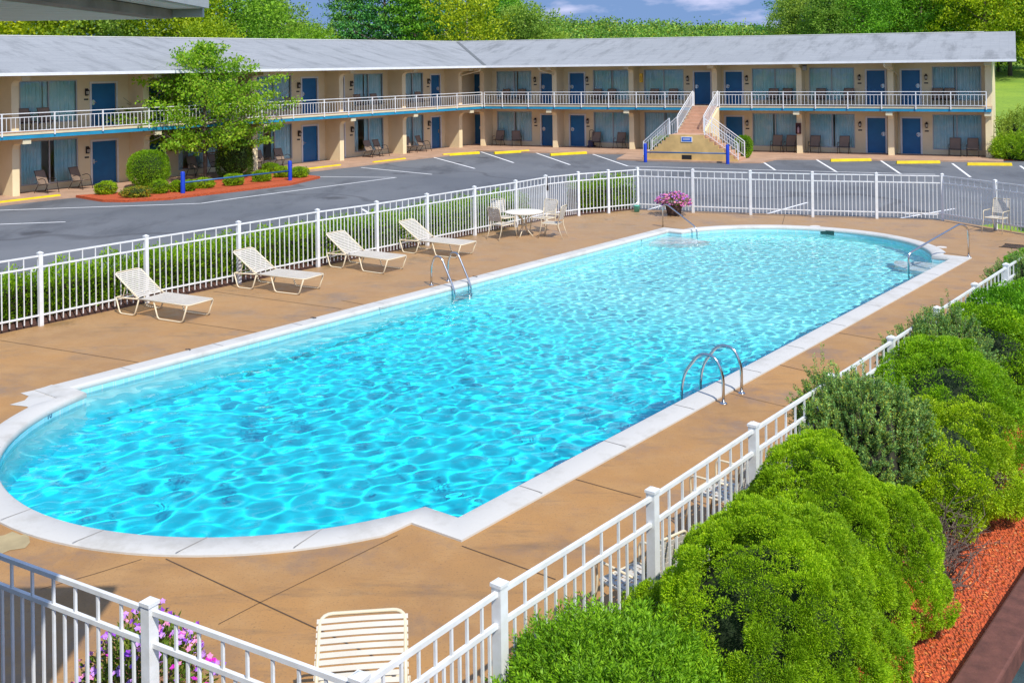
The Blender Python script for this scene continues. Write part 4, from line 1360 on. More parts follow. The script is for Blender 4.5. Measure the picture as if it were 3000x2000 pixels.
CH = [  # wing, px, floor, d, turn, label
 ('L', 138, 0, .15, .25, 'brown sling chair beside the pillar at the left edge, under the first ground floor window'),
 ('L', 238, 0, .05, .3, 'brown sling chair left of the leftmost ground floor blue door'),
 ('L', 575, 0, .0, 0, 'brown sling chair seen behind the maple trunk, left one'),
 ('L', 640, 0, .0, .2, 'brown sling chair seen behind the maple trunk, right one partly behind the tall bush'),
 ('L', 770, 0, .1, 0, 'brown sling chair half hidden by a pillar above the right blue post'),
 ('L', 830, 0, .0, 0, 'brown sling chair just left of the door beyond the maple tree'),
 ('L', 1090, 0, .1, 0, 'left brown sling chair of the close pair under the parted curtain'),
 ('L', 1118, 0, .0, .1, 'right brown sling chair of the close pair under the parted curtain'),
 ('L', 1201, 0, .0, -.2, 'brown sling chair right against a pillar, two bays left of the corner'),
 ('L', 1243, 0, .0, .2, 'brown sling chair beside the last ground floor door before the corner'),
 ('L', 82, 1, .0, 0, 'balcony brown sling chair at the far left, first of two'),
 ('L', 142, 1, .0, 0, 'balcony brown sling chair at the far left, second of two'),
 ('L', 862, 1, .0, 0, 'balcony brown sling chair at the tip of the maple branches'),
 ('L', 1062, 1, .0, 0, 'balcony brown sling chair, first of the pair under the fourth upper window'),
 ('L', 1110, 1, .0, 0, 'balcony brown sling chair, second of the pair under the fourth upper window'),
 ('L', 1197, 1, .0, 0, 'balcony brown sling chair just right of a pillar, near the corner'),
 ('L', 1240, 1, .0, 0, 'balcony brown sling chair left of the last upper door before the corner'),
 ('R', 1460, 0, -.25, .1, 'ground floor brown sling chair nearest the corner recess on the right wing'),
 ('R', 1514, 0, -.25, .5, 'ground floor brown sling chair turned to the right under the first right wing window'),
 ('R', 1745, 0, -.25, .2, 'ground floor brown sling chair next to the dark bicycle like cart'),
 ('R', 1815, 0, -.25, 0, 'ground floor brown sling chair left of the pillar before the stairs'),
 ('R', 2275, 0, -.25, 0, 'ground floor brown sling chair, third right of the stairs door, left of the extinguisher pair'),
 ('R', 2315, 0, -.25, 0, 'ground floor brown sling chair tucked against the extinguisher pillar'),
 ('R', 2386, 0, -.25, 0, 'ground floor brown sling chair just right of the extinguisher pillar'),
 ('R', 2472, 0, -.25, 0, 'ground floor brown sling chair standing alone left of a blue door on the right wing'),
 ('R', 2798, 0, -.25, 0, 'ground floor brown sling chair second from the right end of the motel'),
 ('R', 2850, 0, -.25, 0, 'ground floor brown sling chair with a sunlit seat at the right end of the motel'),
 ('R', 1475, 1, -.35, 0, 'balcony brown sling chair, left one above the corner pair'),
 ('R', 1520, 1, -.35, 0, 'balcony brown sling chair, right one above the corner pair'),
 ('R', 1744, 1, -.35, 0, 'balcony brown sling chair, first one left of the yellow box'),
 ('R', 1786, 1, -.35, 0, 'balcony brown sling chair, nearer of the two left of the yellow box'),
 ('R', 1912, 1, -.35, 0, 'balcony brown sling chair right of the yellow box'),
 ('R', 1967, 1, -.35, 0, 'balcony brown sling chair left of the door at the stair head'),
 ('R', 2262, 1, -.35, 0, 'balcony brown sling chair, left of the pair right of the stairs'),
 ('R', 2303, 1, -.35, 0, 'balcony brown sling chair, right of the pair right of the stairs'),
 ('R', 2402, 1, -.35, 0, 'balcony brown sling chair below the floodlight bay window, left one'),
 ('R', 2484, 1, -.35, 0, 'balcony brown sling chair beside an upper door, right one of the floodlight bay'),
 ('R', 2746, 1, -.35, 0, 'balcony brown sling chair in the last bay, left one'),
 ('R', 2781, 1, -.35, 0, 'balcony brown sling chair in the last bay, right one'),
]
GM = 'brown sling chairs outside the motel rooms'
for i, (w, px, fl, d, tn, lab) in enumerate(CH):
    z = .05 if fl == 0 else 2.68
    t = WT(px, 450 if fl == 0 else 300, d, w); p = WP(t, d, z, w); e, n_, s = WING[w]
    an = math.atan2(n_.y, n_.x) + tn
    if i == 0: sch.location = p; sch.rotation_euler = (0, 0, an); sch['label'] = lab; sch['group'] = GM
    else: dup(sch, p, an, lab, GM)

# ------------------------------------------------------------------ wheel stops, barriers, barrel and small things
M_YELLOW = mat('yellow_paint', (.86, .62, .0), .6, .10, 4)
STOPS = [((-50, 606), (176, 579), 'long yellow wheel stop at the left edge of the photo'), ((884, 503), (997, 489), 'yellow wheel stop just right of the planted bed'),
         ((1093, 481), (1187, 470), 'yellow wheel stop in front of the close pair of chairs'), ((1297, 458), (1404, 451), 'yellow wheel stop in front of the corner of the two wings'),
         ((1448, 452), (1550, 446), 'yellow wheel stop in front of the first right wing door'), ((1612, 457), (1718, 451), 'yellow wheel stop nearest the stairs on their left'),
         ((2433, 474), (2552, 472), 'yellow wheel stop nearest the stairs on their right'), ((2626, 480), (2754, 479), 'yellow wheel stop second from the right'),
         ((2833, 485), (2965, 486), 'yellow wheel stop at the right end of the motel')]
for a, b_, lab in STOPS:
    A, B = G(*a, -.03), G(*b_, -.03); A.z = B.z = -.03
    L_ = (B - A).length; an = math.atan2(B.y - A.y, B.x - A.x)
    o = None
    mb = MB(); prof = [(-.09, 0), (.09, 0), (.065, .14), (-.065, .14)]; h_ = L_ / 2
    vs = [(x, y, z) for x in (-h_, h_) for (y, z) in prof]
    vs = [((x * .985 if z > 0 else x), y, z) for x, y, z in vs]
    mb.add(vs, [(0, 1, 2, 3), (7, 6, 5, 4)] + [(i, 4 + i, 4 + (i + 1) % 4, (i + 1) % 4) for i in range(4)])
    o = clean(mb.build('wheel_stop', M_YELLOW, bevel=.012))
    o.location = (A + B) / 2; o.rotation_euler = (0, 0, an)
    tag(o, lab, 'wheel stop', 'yellow wheel stops along the walkway')
M_BBLUE = mat('barrier_blue', (.006, .045, .46), .35, .06)
for a, b_, zt, lab in (((1891, 474), (2132, 479), .92, 'blue pipe barrier with two posts in front of the staircase'), ((536, 571), (850, 533), .92, 'blue pipe barrier with two posts in front of the maple bed')):
    A, B = G(*a), G(*b_); o = thing('pipe_barrier', lab, 'barrier', A)
    d = B - A
    for q in (Vector((0, 0, 0)), d):
        mb = MB(); mb.lathe([(.09, -.03), (.09, zt), (.075, zt + .03), (.03, zt + .045)], 16, Matrix.Translation(q)); mb.build('post', M_BBLUE, o, smooth=True).modifiers.new('e', 'EDGE_SPLIT')
    mb = MB(); mb.tube([Vector((0, 0, .50)), d + Vector((0, 0, .50))], .035, 8); mb.build('crossbar', mat('barrier_teal', (.02, .12, .30), .4), o, smooth=True)
# drain grate, green bucket by the corner post
dg = G(2968, 722)
mb = MB(); 
for i in range(9): mb.box(-.30, .30, -.27 + i * .06, -.235 + i * .06, .0, .012)
mb.box(-.32, -.30, -.29, .29, 0, .014); mb.box(.30, .32, -.29, .29, 0, .014)
o = mb.build('drain_grate', M_LAMPB); o.location = (dg.x, dg.y, .001); o.rotation_euler = (0, 0, pa); tag(o, 'dark drain grate set in the deck at the far right', 'drain grate')
cb_ = G(1866, 619); root = thing('bucket', 'small green bucket at the foot of the far corner fence post', 'bucket', (cb_.x - .02, cb_.y - .16, 0))
mb = MB(); mb.lathe([(.0, .01), (.09, .01), (.12, .22), (.125, .225), (.11, .22), (.085, .02)], 16); mb.build('body', mat('green_plastic', (.12, .52, .42), .3), root, smooth=True)
mb = MB(); mb.tube([(.12 * math.cos(a), 0, .22 + .10 * math.sin(a)) for a in [PI * i / 8 for i in range(9)]], .005, 5); mb.build('handle', M_METAL, root)
lid = G(2388, 664); mb = MB(); mb.lathe([(.0, .0), (.16, .0), (.16, .018), (0, .02)], 20); o = mb.build('skimmer_lid', mat('lid', (.72, .68, .62), .6)); o.location = (lid.x, lid.y, .0005); tag(o, 'round pale skimmer lid in the deck beyond the far end of the pool', 'lid')
mb = MB(); mb.lathe([(.0, .0), (.13, .0), (.13, .014), (0, .016)], 20); o = mb.build('skimmer_lid', mat('lid', (.72, .68, .62), .6)); q = G(2759, 725); o.location = (q.x, q.y, .0005); tag(o, 'round pale skimmer lid in the deck left of the far right hand rail', 'lid')
# small dark cart by the door on the right wing
t = WT(1733, 430, -.55, 'R'); p = WP(t, -.55, .05, 'R')
root = thing('luggage_cart', 'dark folded cart standing between a blue door and a brown chair', 'cart', p, math.atan2(-.428, .904))
mb = MB(); mb.tube(round_path([(-.16, 0, .05), (-.13, .05, 1.05), (.13, .05, 1.05), (.16, 0, .05)], .1), .018, 6); mb.build('frame', M_LAMPB, root, smooth=True)
mb = MB(); mb.box(-.22, .22, -.22, .1, .05, .10); mb.box(-.15, .15, -.18, .04, .10, .42); mb.build('platform', mat('cart_blue', (.01, .02, .10), .5), root)
for x in (-.2, .2):
    mb = MB(); mb.tube([(x - .02, .08, .07), (x + .02, .08, .07)], .07, 12); mb.build('wheel', M_LAMPB, root)
# roof corner of the building the picture was taken from
nb_ = thing('near_building', 'underside of a white panelled eave with grey gutter at the top left edge', 'building', (-6, 2, 0))
def nbox(mb, x0, x1, y0, y1, z0, z1): mb.box(x0 + 6, x1 + 6, y0 - 2, y1 - 2, z0, z1)
mb = MB()
for i in range(58):
    y1 = 6.30 - i * .16; nbox(mb, -14, -2.14, y1 - .140, y1, 5.495, 5.51)
nbox(mb, -14, -2.14, -3.2, 6.30, 5.513, 5.53); nbox(mb, -2.018, -1.84, -4, 6.26, 5.552, 5.562)
mb.build('soffit', mat('soffit_white', (.86, .93, .94), .6, .04), nb_)
mb = MB()
for i in range(57): nbox(mb, -14, -2.15, 6.30 - i * .16 - .153, 6.30 - i * .16 - .143, 5.497, 5.512)
mb.build('panel_seam', mat('seam', (.10, .13, .14), .8), nb_)
mb = MB(); nbox(mb, -2.14, -2.02, -4, 6.30, 5.497, 5.548); mb.build('beam', mat('beam_taupe', (.36, .30, .27), .7, .2, 4), nb_)
mb = MB(); nbox(mb, -14, -1.84, 6.302, 6.34, 5.505, 5.70); nbox(mb, -1.838, -1.80, -4, 6.302, 5.556, 5.70); mb.build('fascia', mat('fascia_grey', (.50, .52, .52), .6), nb_)
mb = MB(); nbox(mb, -14, -1.78, -4, 6.38, 5.70, 5.78)
mb.build('roof', M_SHING, nb_)
mb = MB(); nbox(mb, -14, -3.2, -3.2, -3.0, 0, 5.49); mb.build('wall', M_WALL, nb_)

# ------------------------------------------------------------------ foliage
def leaf_mat(name, cols, trans=.30, rough=.5, spec=.25, clump=1.2, cv=(.72, 1.25)):
    if name in MATS: return MATS[name]
    m, n, b, o = new_mat(name)
    ge = n.nodes.new('ShaderNodeNewGeometry')
    oi = n.nodes.new('ShaderNodeObjectInfo')
    c = ramp(n, ge.outputs['Random Per Island'], [(i / (len(cols) - 1), q) for i, q in enumerate(cols)])
    hs = n.nodes.new('ShaderNodeHueSaturation')
    mr = n.nodes.new('ShaderNodeMapRange'); mr.inputs['To Min'].default_value = .485; mr.inputs['To Max'].default_value = .515
    n.links.new(oi.outputs['Random'], mr.inputs[0]); n.links.new(mr.outputs[0], hs.inputs['Hue'])
    mv = n.nodes.new('ShaderNodeMapRange'); mv.inputs['To Min'].default_value = 1.12; mv.inputs['To Max'].default_value = .88
    n.links.new(oi.outputs['Random'], mv.inputs[0]); n.links.new(mv.outputs[0], hs.inputs['Value'])
    n.links.new(c, hs.inputs['Color'])
    cn_ = tex(n, 'Noise', clump, 3, .5); cm_ = ramp(n, cn_.outputs[0], [(.36, (cv[0] * .92, cv[0], cv[0])), (.64, (cv[1] * 1.06, cv[1], cv[1] * .9))])
    pm_ = n.nodes.new('ShaderNodeMix'); pm_.data_type = 'RGBA'; pm_.blend_type = 'MULTIPLY'; pm_.inputs[0].default_value = 1
    n.links.new(hs.outputs[0], pm_.inputs[6]); n.links.new(cm_, pm_.inputs[7])
    class hs_: outputs = [pm_.outputs[2]]
    hs = hs_
    n.links.new(hs.outputs[0], b.inputs['Base Color'])
    b.inputs['Roughness'].default_value = rough
    b.inputs['Specular IOR Level'].default_value = spec
    tr = n.nodes.new('ShaderNodeBsdfTranslucent'); n.links.new(hs.outputs[0], tr.inputs[0])
    mx = n.nodes.new('ShaderNodeMixShader'); mx.inputs[0].default_value = trans
    n.links.new(b.outputs[0], mx.inputs[1]); n.links.new(tr.outputs[0], mx.inputs[2]); n.links.new(mx.outputs[0], o.inputs[0])
    MATS[name] = m
    return m
def unit(a): return a / np.maximum(1e-9, np.linalg.norm(a, axis=-1, keepdims=True))
def leaves(name, P, A, L, W, m, parent=None, seed=0):
    """diamond leaves: base P, axis A, length L, width W (arrays or scalars)"""
    rng = np.random.RandomState(seed)
    n_ = len(P)
    A = unit(A)
    S = unit(np.cross(A, rng.normal(size=(n_, 3))))
    L = np.broadcast_to(np.asarray(L, float), (n_,))[:, None]; W = np.broadcast_to(np.asarray(W, float), (n_,))[:, None]
    Nn = np.cross(A, S)
    V = np.stack([P, P + A * L * .45 + S * W * .5 + Nn * L * .06, P + A * L, P + A * L * .45 - S * W * .5 + Nn * L * .06], 1).reshape(-1, 3)
    me = D.meshes.new(name)
    me.vertices.add(4 * n_); me.vertices.foreach_set('co', V.astype(np.float32).ravel())
    me.loops.add(4 * n_); me.loops.foreach_set('vertex_index', np.arange(4 * n_, dtype=np.int32))
    me.polygons.add(n_); me.polygons.foreach_set('loop_start', np.arange(0, 4 * n_, 4, dtype=np.int32))
    me.update(calc_edges=True)
    me.materials.append(m)
    return link_obj(name, me, parent)
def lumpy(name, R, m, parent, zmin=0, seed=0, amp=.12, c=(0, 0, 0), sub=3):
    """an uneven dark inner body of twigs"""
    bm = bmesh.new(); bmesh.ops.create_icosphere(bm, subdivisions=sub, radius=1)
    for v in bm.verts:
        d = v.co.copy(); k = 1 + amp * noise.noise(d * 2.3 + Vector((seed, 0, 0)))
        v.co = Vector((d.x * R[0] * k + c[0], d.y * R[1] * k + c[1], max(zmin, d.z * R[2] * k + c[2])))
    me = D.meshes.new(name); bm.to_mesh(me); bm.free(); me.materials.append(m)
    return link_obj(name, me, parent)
LM_MUGO = leaf_mat('mugo_green', [(.28, .50, .010), (.17, .36, .008), (.38, .61, .012), (.23, .44, .010), (.48, .67, .02)], .28, clump=2.2, cv=(.72, 1.15))
LM_JUN = leaf_mat('juniper_green', [(.17, .42, .012), (.10, .29, .012), (.26, .53, .02), (.15, .37, .015)], .3, clump=2.5, cv=(.75, 1.15))
LM_SPR = leaf_mat('spruce_green', [(.17, .36, .09), (.09, .24, .07), (.28, .50, .15), (.26, .42, .05), (.40, .40, .06)], .12, clump=2.5, cv=(.75, 1.2))
LM_HEDGE = leaf_mat('hedge_green', [(.26, .46, .012), (.15, .32, .010), (.40, .60, .02), (.24, .42, .012)], .4, cv=(.8, 1.15))
LM_MAPLE = leaf_mat('maple_green', [(.25, .46, .02), (.15, .32, .015), (.36, .56, .03), (.22, .42, .02), (.46, .56, .06), (.28, .48, .02)], .5, clump=.8, cv=(.9, 1.35))
LM_BR1 = leaf_mat('leaf_yellowish', [(.36, .47, .012), (.22, .34, .010), (.50, .58, .015), (.30, .42, .012)], .4, clump=.30)
LM_BR2 = leaf_mat('leaf_mid', [(.19, .42, .03), (.11, .28, .025), (.30, .56, .04), (.20, .43, .03)], .4, clump=.30)
LM_BR3 = leaf_mat('leaf_olive', [(.25, .41, .05), (.15, .29, .04), (.36, .52, .07), (.26, .40, .06)], .4, clump=.30)
LM_PINE = leaf_mat('leaf_pine', [(.08, .32, .07), (.04, .18, .05), (.18, .46, .08), (.09, .30, .06)], .25, clump=.35)
M_TWIG = mat('twig_brown', (.05, .032, .022), .95, .3, 12)
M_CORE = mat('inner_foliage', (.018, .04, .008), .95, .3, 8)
M_BARK = mat('bark', (.16, .12, .09), .9, .25, 6, bumps=.5, bscale=12)
M_PALEB = mat('pale_bark', (.42, .38, .32), .9, .15, 6)
def dome_dirs(n_, rng, low=-.15):
    z = rng.uniform(low, 1, n_); a = rng.uniform(0, 2 * PI, n_); r = np.sqrt(1 - z * z)
    return np.stack([r * np.cos(a), r * np.sin(a), z], -1)
def fnoise(P, s, seed):
    return np.array([noise.fractal(Vector((p[0] * s + seed, p[1] * s, p[2] * s)), 1.0, 2.0, 3) for p in P])
def puff_bush(name, label, loc, R, hgt, npuff, per, seed, lm=None, nl=.034, nw=.014, pr=(.09, .16), cat='shrub', amp=.22, rz=0, group=None):
    """clipped looking mound of many small needle puffs"""
    rng = np.random.RandomState(seed); lm = lm or LM_MUGO
    root = thing(name, label, cat, loc, rz, group)
    rx, ry = R if isinstance(R, tuple) else (R, R)
    dirs = dome_dirs(npuff, rng, -.35)
    k = 1 + amp * fnoise(dirs, 1.1, seed * 3.1) + .10 * fnoise(dirs, 3.0, seed * 1.7)
    LC = dome_dirs(22, rng, -.3)
    dl = np.min(np.linalg.norm(dirs[:, None] - LC[None], axis=2), axis=1)
    k = k * (1 + .17 * np.clip(1 - (dl / .42) ** 2, -.55, 1))
    zc = hgt * .36
    C = np.stack([dirs[:, 0] * rx * k, dirs[:, 1] * ry * k, zc + dirs[:, 2] * (hgt - zc) * k], -1)
    ok = C[:, 2] > .02; C = C[ok]; dirs = dirs[ok]
    pr_ = rng.uniform(pr[0], pr[1], len(C))
    idx = np.repeat(np.arange(len(C)), per)
    dd = unit(rng.normal(size=(len(idx), 3)) + dirs[idx] * 1.1)
    P = C[idx] + dd * pr_[idx][:, None] * rng.uniform(.80, 1.0, (len(idx), 1))
    ax = unit(dd + .45 * rng.normal(size=(len(idx), 3)) + np.array([0, 0, .2]))
    ok = P[:, 2] > .0
    leaves('foliage', P[ok], ax[ok], rng.uniform(.7, 1.3, ok.sum()) * nl, nw, lm, root, seed)
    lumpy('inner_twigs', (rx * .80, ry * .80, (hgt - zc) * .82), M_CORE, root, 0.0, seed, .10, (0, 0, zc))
    return root
def spruce_bush(name, label, loc, R, hgt, nsprig, per, seed, group=None, sl=.20):
    rng = np.random.RandomState(seed)
    root = thing(name, label, 'shrub', loc, 0, group)
    dirs = dome_dirs(nsprig, rng, -.25)
    k = (1 + .30 * fnoise(dirs, 1.3, seed * 2.3)) * rng.uniform(.8, 1.02, nsprig)
    zc = hgt * .34
    C = np.stack([dirs[:, 0] * R * k, dirs[:, 1] * R * k, zc + dirs[:, 2] * (hgt - zc) * k * .92], -1)
    ax = unit(dirs + np.array([0, 0, .75]) + .35 * rng.normal(size=dirs.shape))
    top = rng.rand(len(C)) < .09; ax[top] = unit(np.array([0, 0, 1.]) + .15 * rng.normal(size=(top.sum(), 3)))
    ln = rng.uniform(.7, 1.3, len(C)) * sl * .8; ln[top] *= 1.9
    idx = np.repeat(np.arange(len(C)), per)
    t = rng.uniform(-.3, 1, len(idx))
    rad = unit(np.cross(ax[idx], rng.normal(size=(len(idx), 3))))
    P = C[idx] + ax[idx] * (t * ln[idx])[:, None] + rad * .006
    A = unit(ax[idx] * .8 + rad)
    ok = P[:, 2] > .02
    leaves('foliage', P[ok], A[ok], rng.uniform(.022, .034, ok.sum()), .0095, LM_SPR, root, seed)
    mb = MB()
    for i in range(0, len(C), 2):
        c = Vector(C[i]); a = Vector(ax[i])
        mb.tube([c * .6 + Vector((0, 0, .05)), c - a * .05, c + a * float(ln[i]) * .7], [.008, .005, .002], 4)
    mb.build('twigs', M_BARK, root)
    lumpy('inner_twigs', (R * .78, R * .78, (hgt - zc) * .78), mat('dead_inside', (.035, .035, .018), .95, .3, 8), root, 0, seed, .25, (0, 0, zc))
    return root
def spray_bush(name, label, loc, R, hgt, nst, seed, lm, ll=.05, lw=.014, per=46, group=None, rx=None, sl=.30, cat='shrub'):
    """loose upright sprays"""
    rng = np.random.RandomState(seed); rx = rx or R
    root = thing(name, label, cat, loc, 0, group)
    dirs = dome_dirs(nst, rng, -.1)
    k = 1 + .2 * fnoise(dirs, 1.6, seed * 2.9)
    C = np.stack([dirs[:, 0] * rx * k * .95, dirs[:, 1] * R * k * .95, .12 + np.abs(dirs[:, 2]) * (hgt - .25) * k], -1)
    ax = unit(dirs * .8 + np.array([0, 0, .8]) + .3 * rng.normal(size=dirs.shape))
    ln = rng.uniform(.6, 1.3, len(C)) * sl
    idx = np.repeat(np.arange(len(C)), per)
    t = rng.uniform(-.6, 1, len(idx))
    rad = unit(np.cross(ax[idx], rng.normal(size=(len(idx), 3))))
    P = C[idx] + ax[idx] * (t * ln[idx])[:, None] + rad * (.01 + .03 * (1 - np.clip(t, 0, 1)))[:, None]
    A = unit(ax[idx] * .9 + rad)
    ok = P[:, 2] > .01
    leaves('foliage', P[ok], A[ok], rng.uniform(.7, 1.3, ok.sum()) * ll, lw, lm, root, seed)
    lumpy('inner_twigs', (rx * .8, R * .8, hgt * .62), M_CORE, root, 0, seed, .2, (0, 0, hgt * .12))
    return root
def leaf_bush(name, label, loc, R, hgt, n_, seed, lm, ls=.06, lw=.03, box=False, group=None, cat='shrub', stem=True, amp=.12):
    """broad leaved bush; box=True gives a clipped upright block"""
    rng = np.random.RandomState(seed)
    rx, ry = R if isinstance(R, tuple) else (R, R)
    root = thing(name, label, cat, loc, 0, group)
    d = dome_dirs(n_, rng, -.95); zc = hgt / 2
    if box:
        q = np.max(np.abs(d), axis=1, keepdims=True); d2 = d / q ** .72
        d2 = unit(d2) * (1 / np.maximum(.0001, np.sum(np.abs(unit(d2)) ** 5, axis=1, keepdims=True) ** .2))
    else: d2 = d / np.maximum(.0001, np.sum(np.abs(d) ** 2.6, axis=1, keepdims=True) ** (1 / 2.6))
    k = (1 + amp * fnoise(d[: n_], 2.0, seed))[:, None] * rng.uniform(.84, 1.0, (n_, 1))
    P = d2 * k * np.array([rx, ry, hgt / 2]) + np.array([0, 0, zc])
    A = unit(d * .9 + rng.normal(size=d.shape) * .7 + np.array([0, 0, .4]))
    ok = P[:, 2] > .01
    leaves('foliage', P[ok], A[ok], rng.uniform(.7, 1.3, ok.sum()) * ls, lw, lm, root, seed)
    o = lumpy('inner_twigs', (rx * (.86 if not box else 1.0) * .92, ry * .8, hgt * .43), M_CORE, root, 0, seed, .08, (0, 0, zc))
    return root
# the big evergreen bed at the right
GE = 'evergreen shrubs beside the right fence'
spray_bush('juniper_shrub', 'loose feathery green shrub at the bottom edge between fence corner and biggest mound', (.62, 7.3, 0), 1.10, 1.28, 2000, 5, LM_JUN, .036, .010, 70, GE, 1.0, .17)
puff_bush('mugo_pine', 'largest bright green rounded mound, nearest the camera at bottom right', (1.93, 8.35, 0), (.86, .90), 1.48, 1300, 300, 11, group=GE, nl=.020, nw=.007, pr=(.055, .10))
puff_bush('mugo_pine', 'second bright green rounded mound, reaching down to the red mulch just behind the largest one', (2.88, 9.80, 0), (.78, .86), 1.36, 1150, 270, 12, group=GE, nl=.022, nw=.008, pr=(.055, .10))
puff_bush('mugo_pine', 'low green lobe with bare brown twigs under the first blue green spruce', (4.75, 12.1, 0), (.72, .80), 1.15, 330, 260, 13, group=GE, nl=.03, nw=.011, pr=(.08, .14), amp=.4)
spruce_bush('dwarf_spruce', 'nearest blue green spiky spruce, rising above the fence rail behind the two big mounds', (3.92, 12.0, 0), .76, 1.62, 1500, 120, 14, GE)
puff_bush('mugo_pine', 'bright green mound between the two nearer spruces and the mulch', (5.5, 13.6, 0), (.85, .95), 1.35, 400, 260, 15, group=GE, nl=.03, nw=.011, pr=(.09, .15), amp=.3)
spruce_bush('dwarf_spruce', 'second blue green spiky spruce along the right fence', (5.85, 14.6, 0), .76, 1.58, 1300, 110, 16, GE)
puff_bush('mugo_pine', 'green mound at the right edge just beyond the second spruce', (7.0, 15.8, 0), (.9, .95), 1.30, 340, 140, 17, group=GE, pr=(.10, .16), nl=.04, nw=.018)
puff_bush('mugo_pine', 'green mound hugging the fence between the second and third spruces', (7.75, 16.7, 0), (.75, .8), 1.22, 320, 140, 18, LM_JUN, group=GE, pr=(.10, .16), nl=.045, nw=.02)
puff_bush('mugo_pine', 'green mound at the right edge before the third spruce', (8.8, 17.9, 0), (.8, .85), 1.2, 300, 130, 19, LM_JUN, group=GE, pr=(.10, .16), nl=.045, nw=.02)
spruce_bush('dwarf_spruce', 'third blue green spruce, at the right edge below the drain grate', (9.55, 19.75, 0), .68, 1.55, 1000, 90, 20, GE)
puff_bush('mugo_pine', 'farthest green mound at the right edge, beyond the third spruce', (10.85, 21.4, 0), (.75, .85), 1.15, 240, 110, 21, LM_JUN, group=GE, pr=(.11, .17), nl=.05, nw=.022)
# bare brown twigs showing through low on the shrubs
def twigs(loc, R, n_, seed, label):
    rng = random.Random(seed); mb = MB()
    for i in range(n_):
        a = rng.uniform(0, 2 * PI); e = rng.uniform(.1, 1.1)
        d = Vector((math.cos(a) * math.cos(e), math.sin(a) * math.cos(e), math.sin(e)))
        p0 = Vector((0, 0, .03)) + Vector((rng.gauss(0, .1), rng.gauss(0, .1), 0)); p1 = p0 + d * R * rng.uniform(.5, 1)
        md = p0.lerp(p1, .5) + Vector((rng.gauss(0, .05), rng.gauss(0, .05), rng.gauss(0, .05)))
        mb.tube([p0, md, p1], [.008, .005, .002], 4)
        for j in range(3):
            q = md.lerp(p1, rng.random()); mb.tube([q, q + Vector((rng.gauss(0, .09), rng.gauss(0, .09), rng.gauss(.02, .07)))], [.004, .0015], 3)
    o = mb.build('bare_branches', mat('grey_twig', (.17, .125, .10), .9, .2, 10)); o.location = loc
    tag(o, label, 'dead branches')
twigs((4.35, 11.05, 0), .75, 130, 3, 'tangle of bare grey brown branches between the second mound and the spruce lobe')
twigs((4.12, 10.55, 0), .5, 60, 5, 'bare brown twigs lying low on the red mulch edge')
twigs((5.5, 12.35, 0), .6, 80, 6, 'bare branches under the green lobe near the mulch')
# chips of mulch lying loose over the bed
rng = np.random.RandomState(5)
nC = 26000
u = rng.uniform(-1, 26, nC) ** 1.0; u = rng.uniform(0, 1, nC) ** 1.7 * 26 + .2; w = rng.uniform(.12, 2.22, nC)
P = np.stack([-1.9 + .617 * u + .787 * w, 5.5 + .787 * u - .617 * w, np.full(nC, .036)], -1)
A = rng.normal(size=(nC, 3)); A[:, 2] = np.abs(A[:, 2]) * .25
o = leaves('mulch_chips', P, A, rng.uniform(.02, .06, nC), rng.uniform(.006, .016, nC), leaf_mat('chip', [(.80, .17, .04), (.55, .08, .02), (.85, .30, .12), (.38, .05, .02), (.70, .40, .22)], 0, .9, .1), None, 5)
tag(o, 'loose red mulch chips scattered on the bed beside the right fence', 'mulch', kind='stuff')
# ------------------------------------------------------------------ hedges outside the left fence
def hedge(label, pts, wd, hgt, dens, seed):
    rng = np.random.RandomState(seed)
    root = thing('hedge', label, 'hedge', (pts[0][0], pts[0][1], 0))
    Ps = []; As = []; mb = MB()
    for a, b_ in zip(pts, pts[1:]):
        a, b_ = Vector(a), Vector(b_); L_ = (b_ - a).length; d = (b_ - a).normalized(); s = Vector((-d.y, d.x))
        n_ = int(L_ * dens); t = rng.uniform(0, L_, n_)
        th = rng.uniform(-.25, PI + .25, n_)
        hh = hgt * (1 + .10 * np.sin(t * 5.1 + a.x) + .08 * np.sin(t * 11 + 2) + .06 * np.sin(t * 23))
        cx_ = np.sign(np.cos(th)) * np.abs(np.cos(th)) ** .5 * wd / 2 * rng.uniform(.82, 1.05, n_); cz = np.abs(np.sin(th)) ** .5 * hh * rng.uniform(.80, 1.06, n_)
        low = rng.rand(n_) < .35; cz[low] *= rng.uniform(.08, 1, low.sum())
        X = a.x + d.x * t + s.x * cx_; Y = a.y + d.y * t + s.y * cx_
        Ps.append(np.stack([X - pts[0][0], Y - pts[0][1], cz + .02], -1))
        As.append(unit(np.stack([s.x * np.cos(th), s.y * np.cos(th), np.full(n_, .9)], -1) + rng.normal(size=(n_, 3)) * .45))
        o_ = Vector((pts[0][0], pts[0][1]))
        k = int(L_ / .35) + 1
        for i in range(k):
            p = a + d * (L_ * i / k) - o_; q = a + d * (L_ * (i + 1) / k) - o_
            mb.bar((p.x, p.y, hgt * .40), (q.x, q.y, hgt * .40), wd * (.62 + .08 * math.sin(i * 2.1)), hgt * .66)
    P = np.concatenate(Ps); A = np.concatenate(As)
    leaves('foliage', P, A, rng.uniform(.05, .10, len(P)), .034, LM_HEDGE, root, seed)
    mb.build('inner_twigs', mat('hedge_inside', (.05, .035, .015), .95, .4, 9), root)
    return root
hl = [(p[0] - .83, p[1] + .62) for p in FENCE_L[:-1]]
hedge('long bright green hedge running along the car park side of the left fence', hl + [(.25, 35.35)], .85, .88, 3300, 3)
hedge('short green hedge behind the gate left of the far corner post', [(2.05, 37.35), (3.2, 37.75), (4.1, 38.35)], 1.0, 1.0, 3300, 4)
leaf_bush('green_shrub', 'bushy green shrub outside the fence at the far right edge', (16.3, 31.0, 0), (.65, .7), 1.35, 6000, 31, LM_HEDGE, .09, .045)
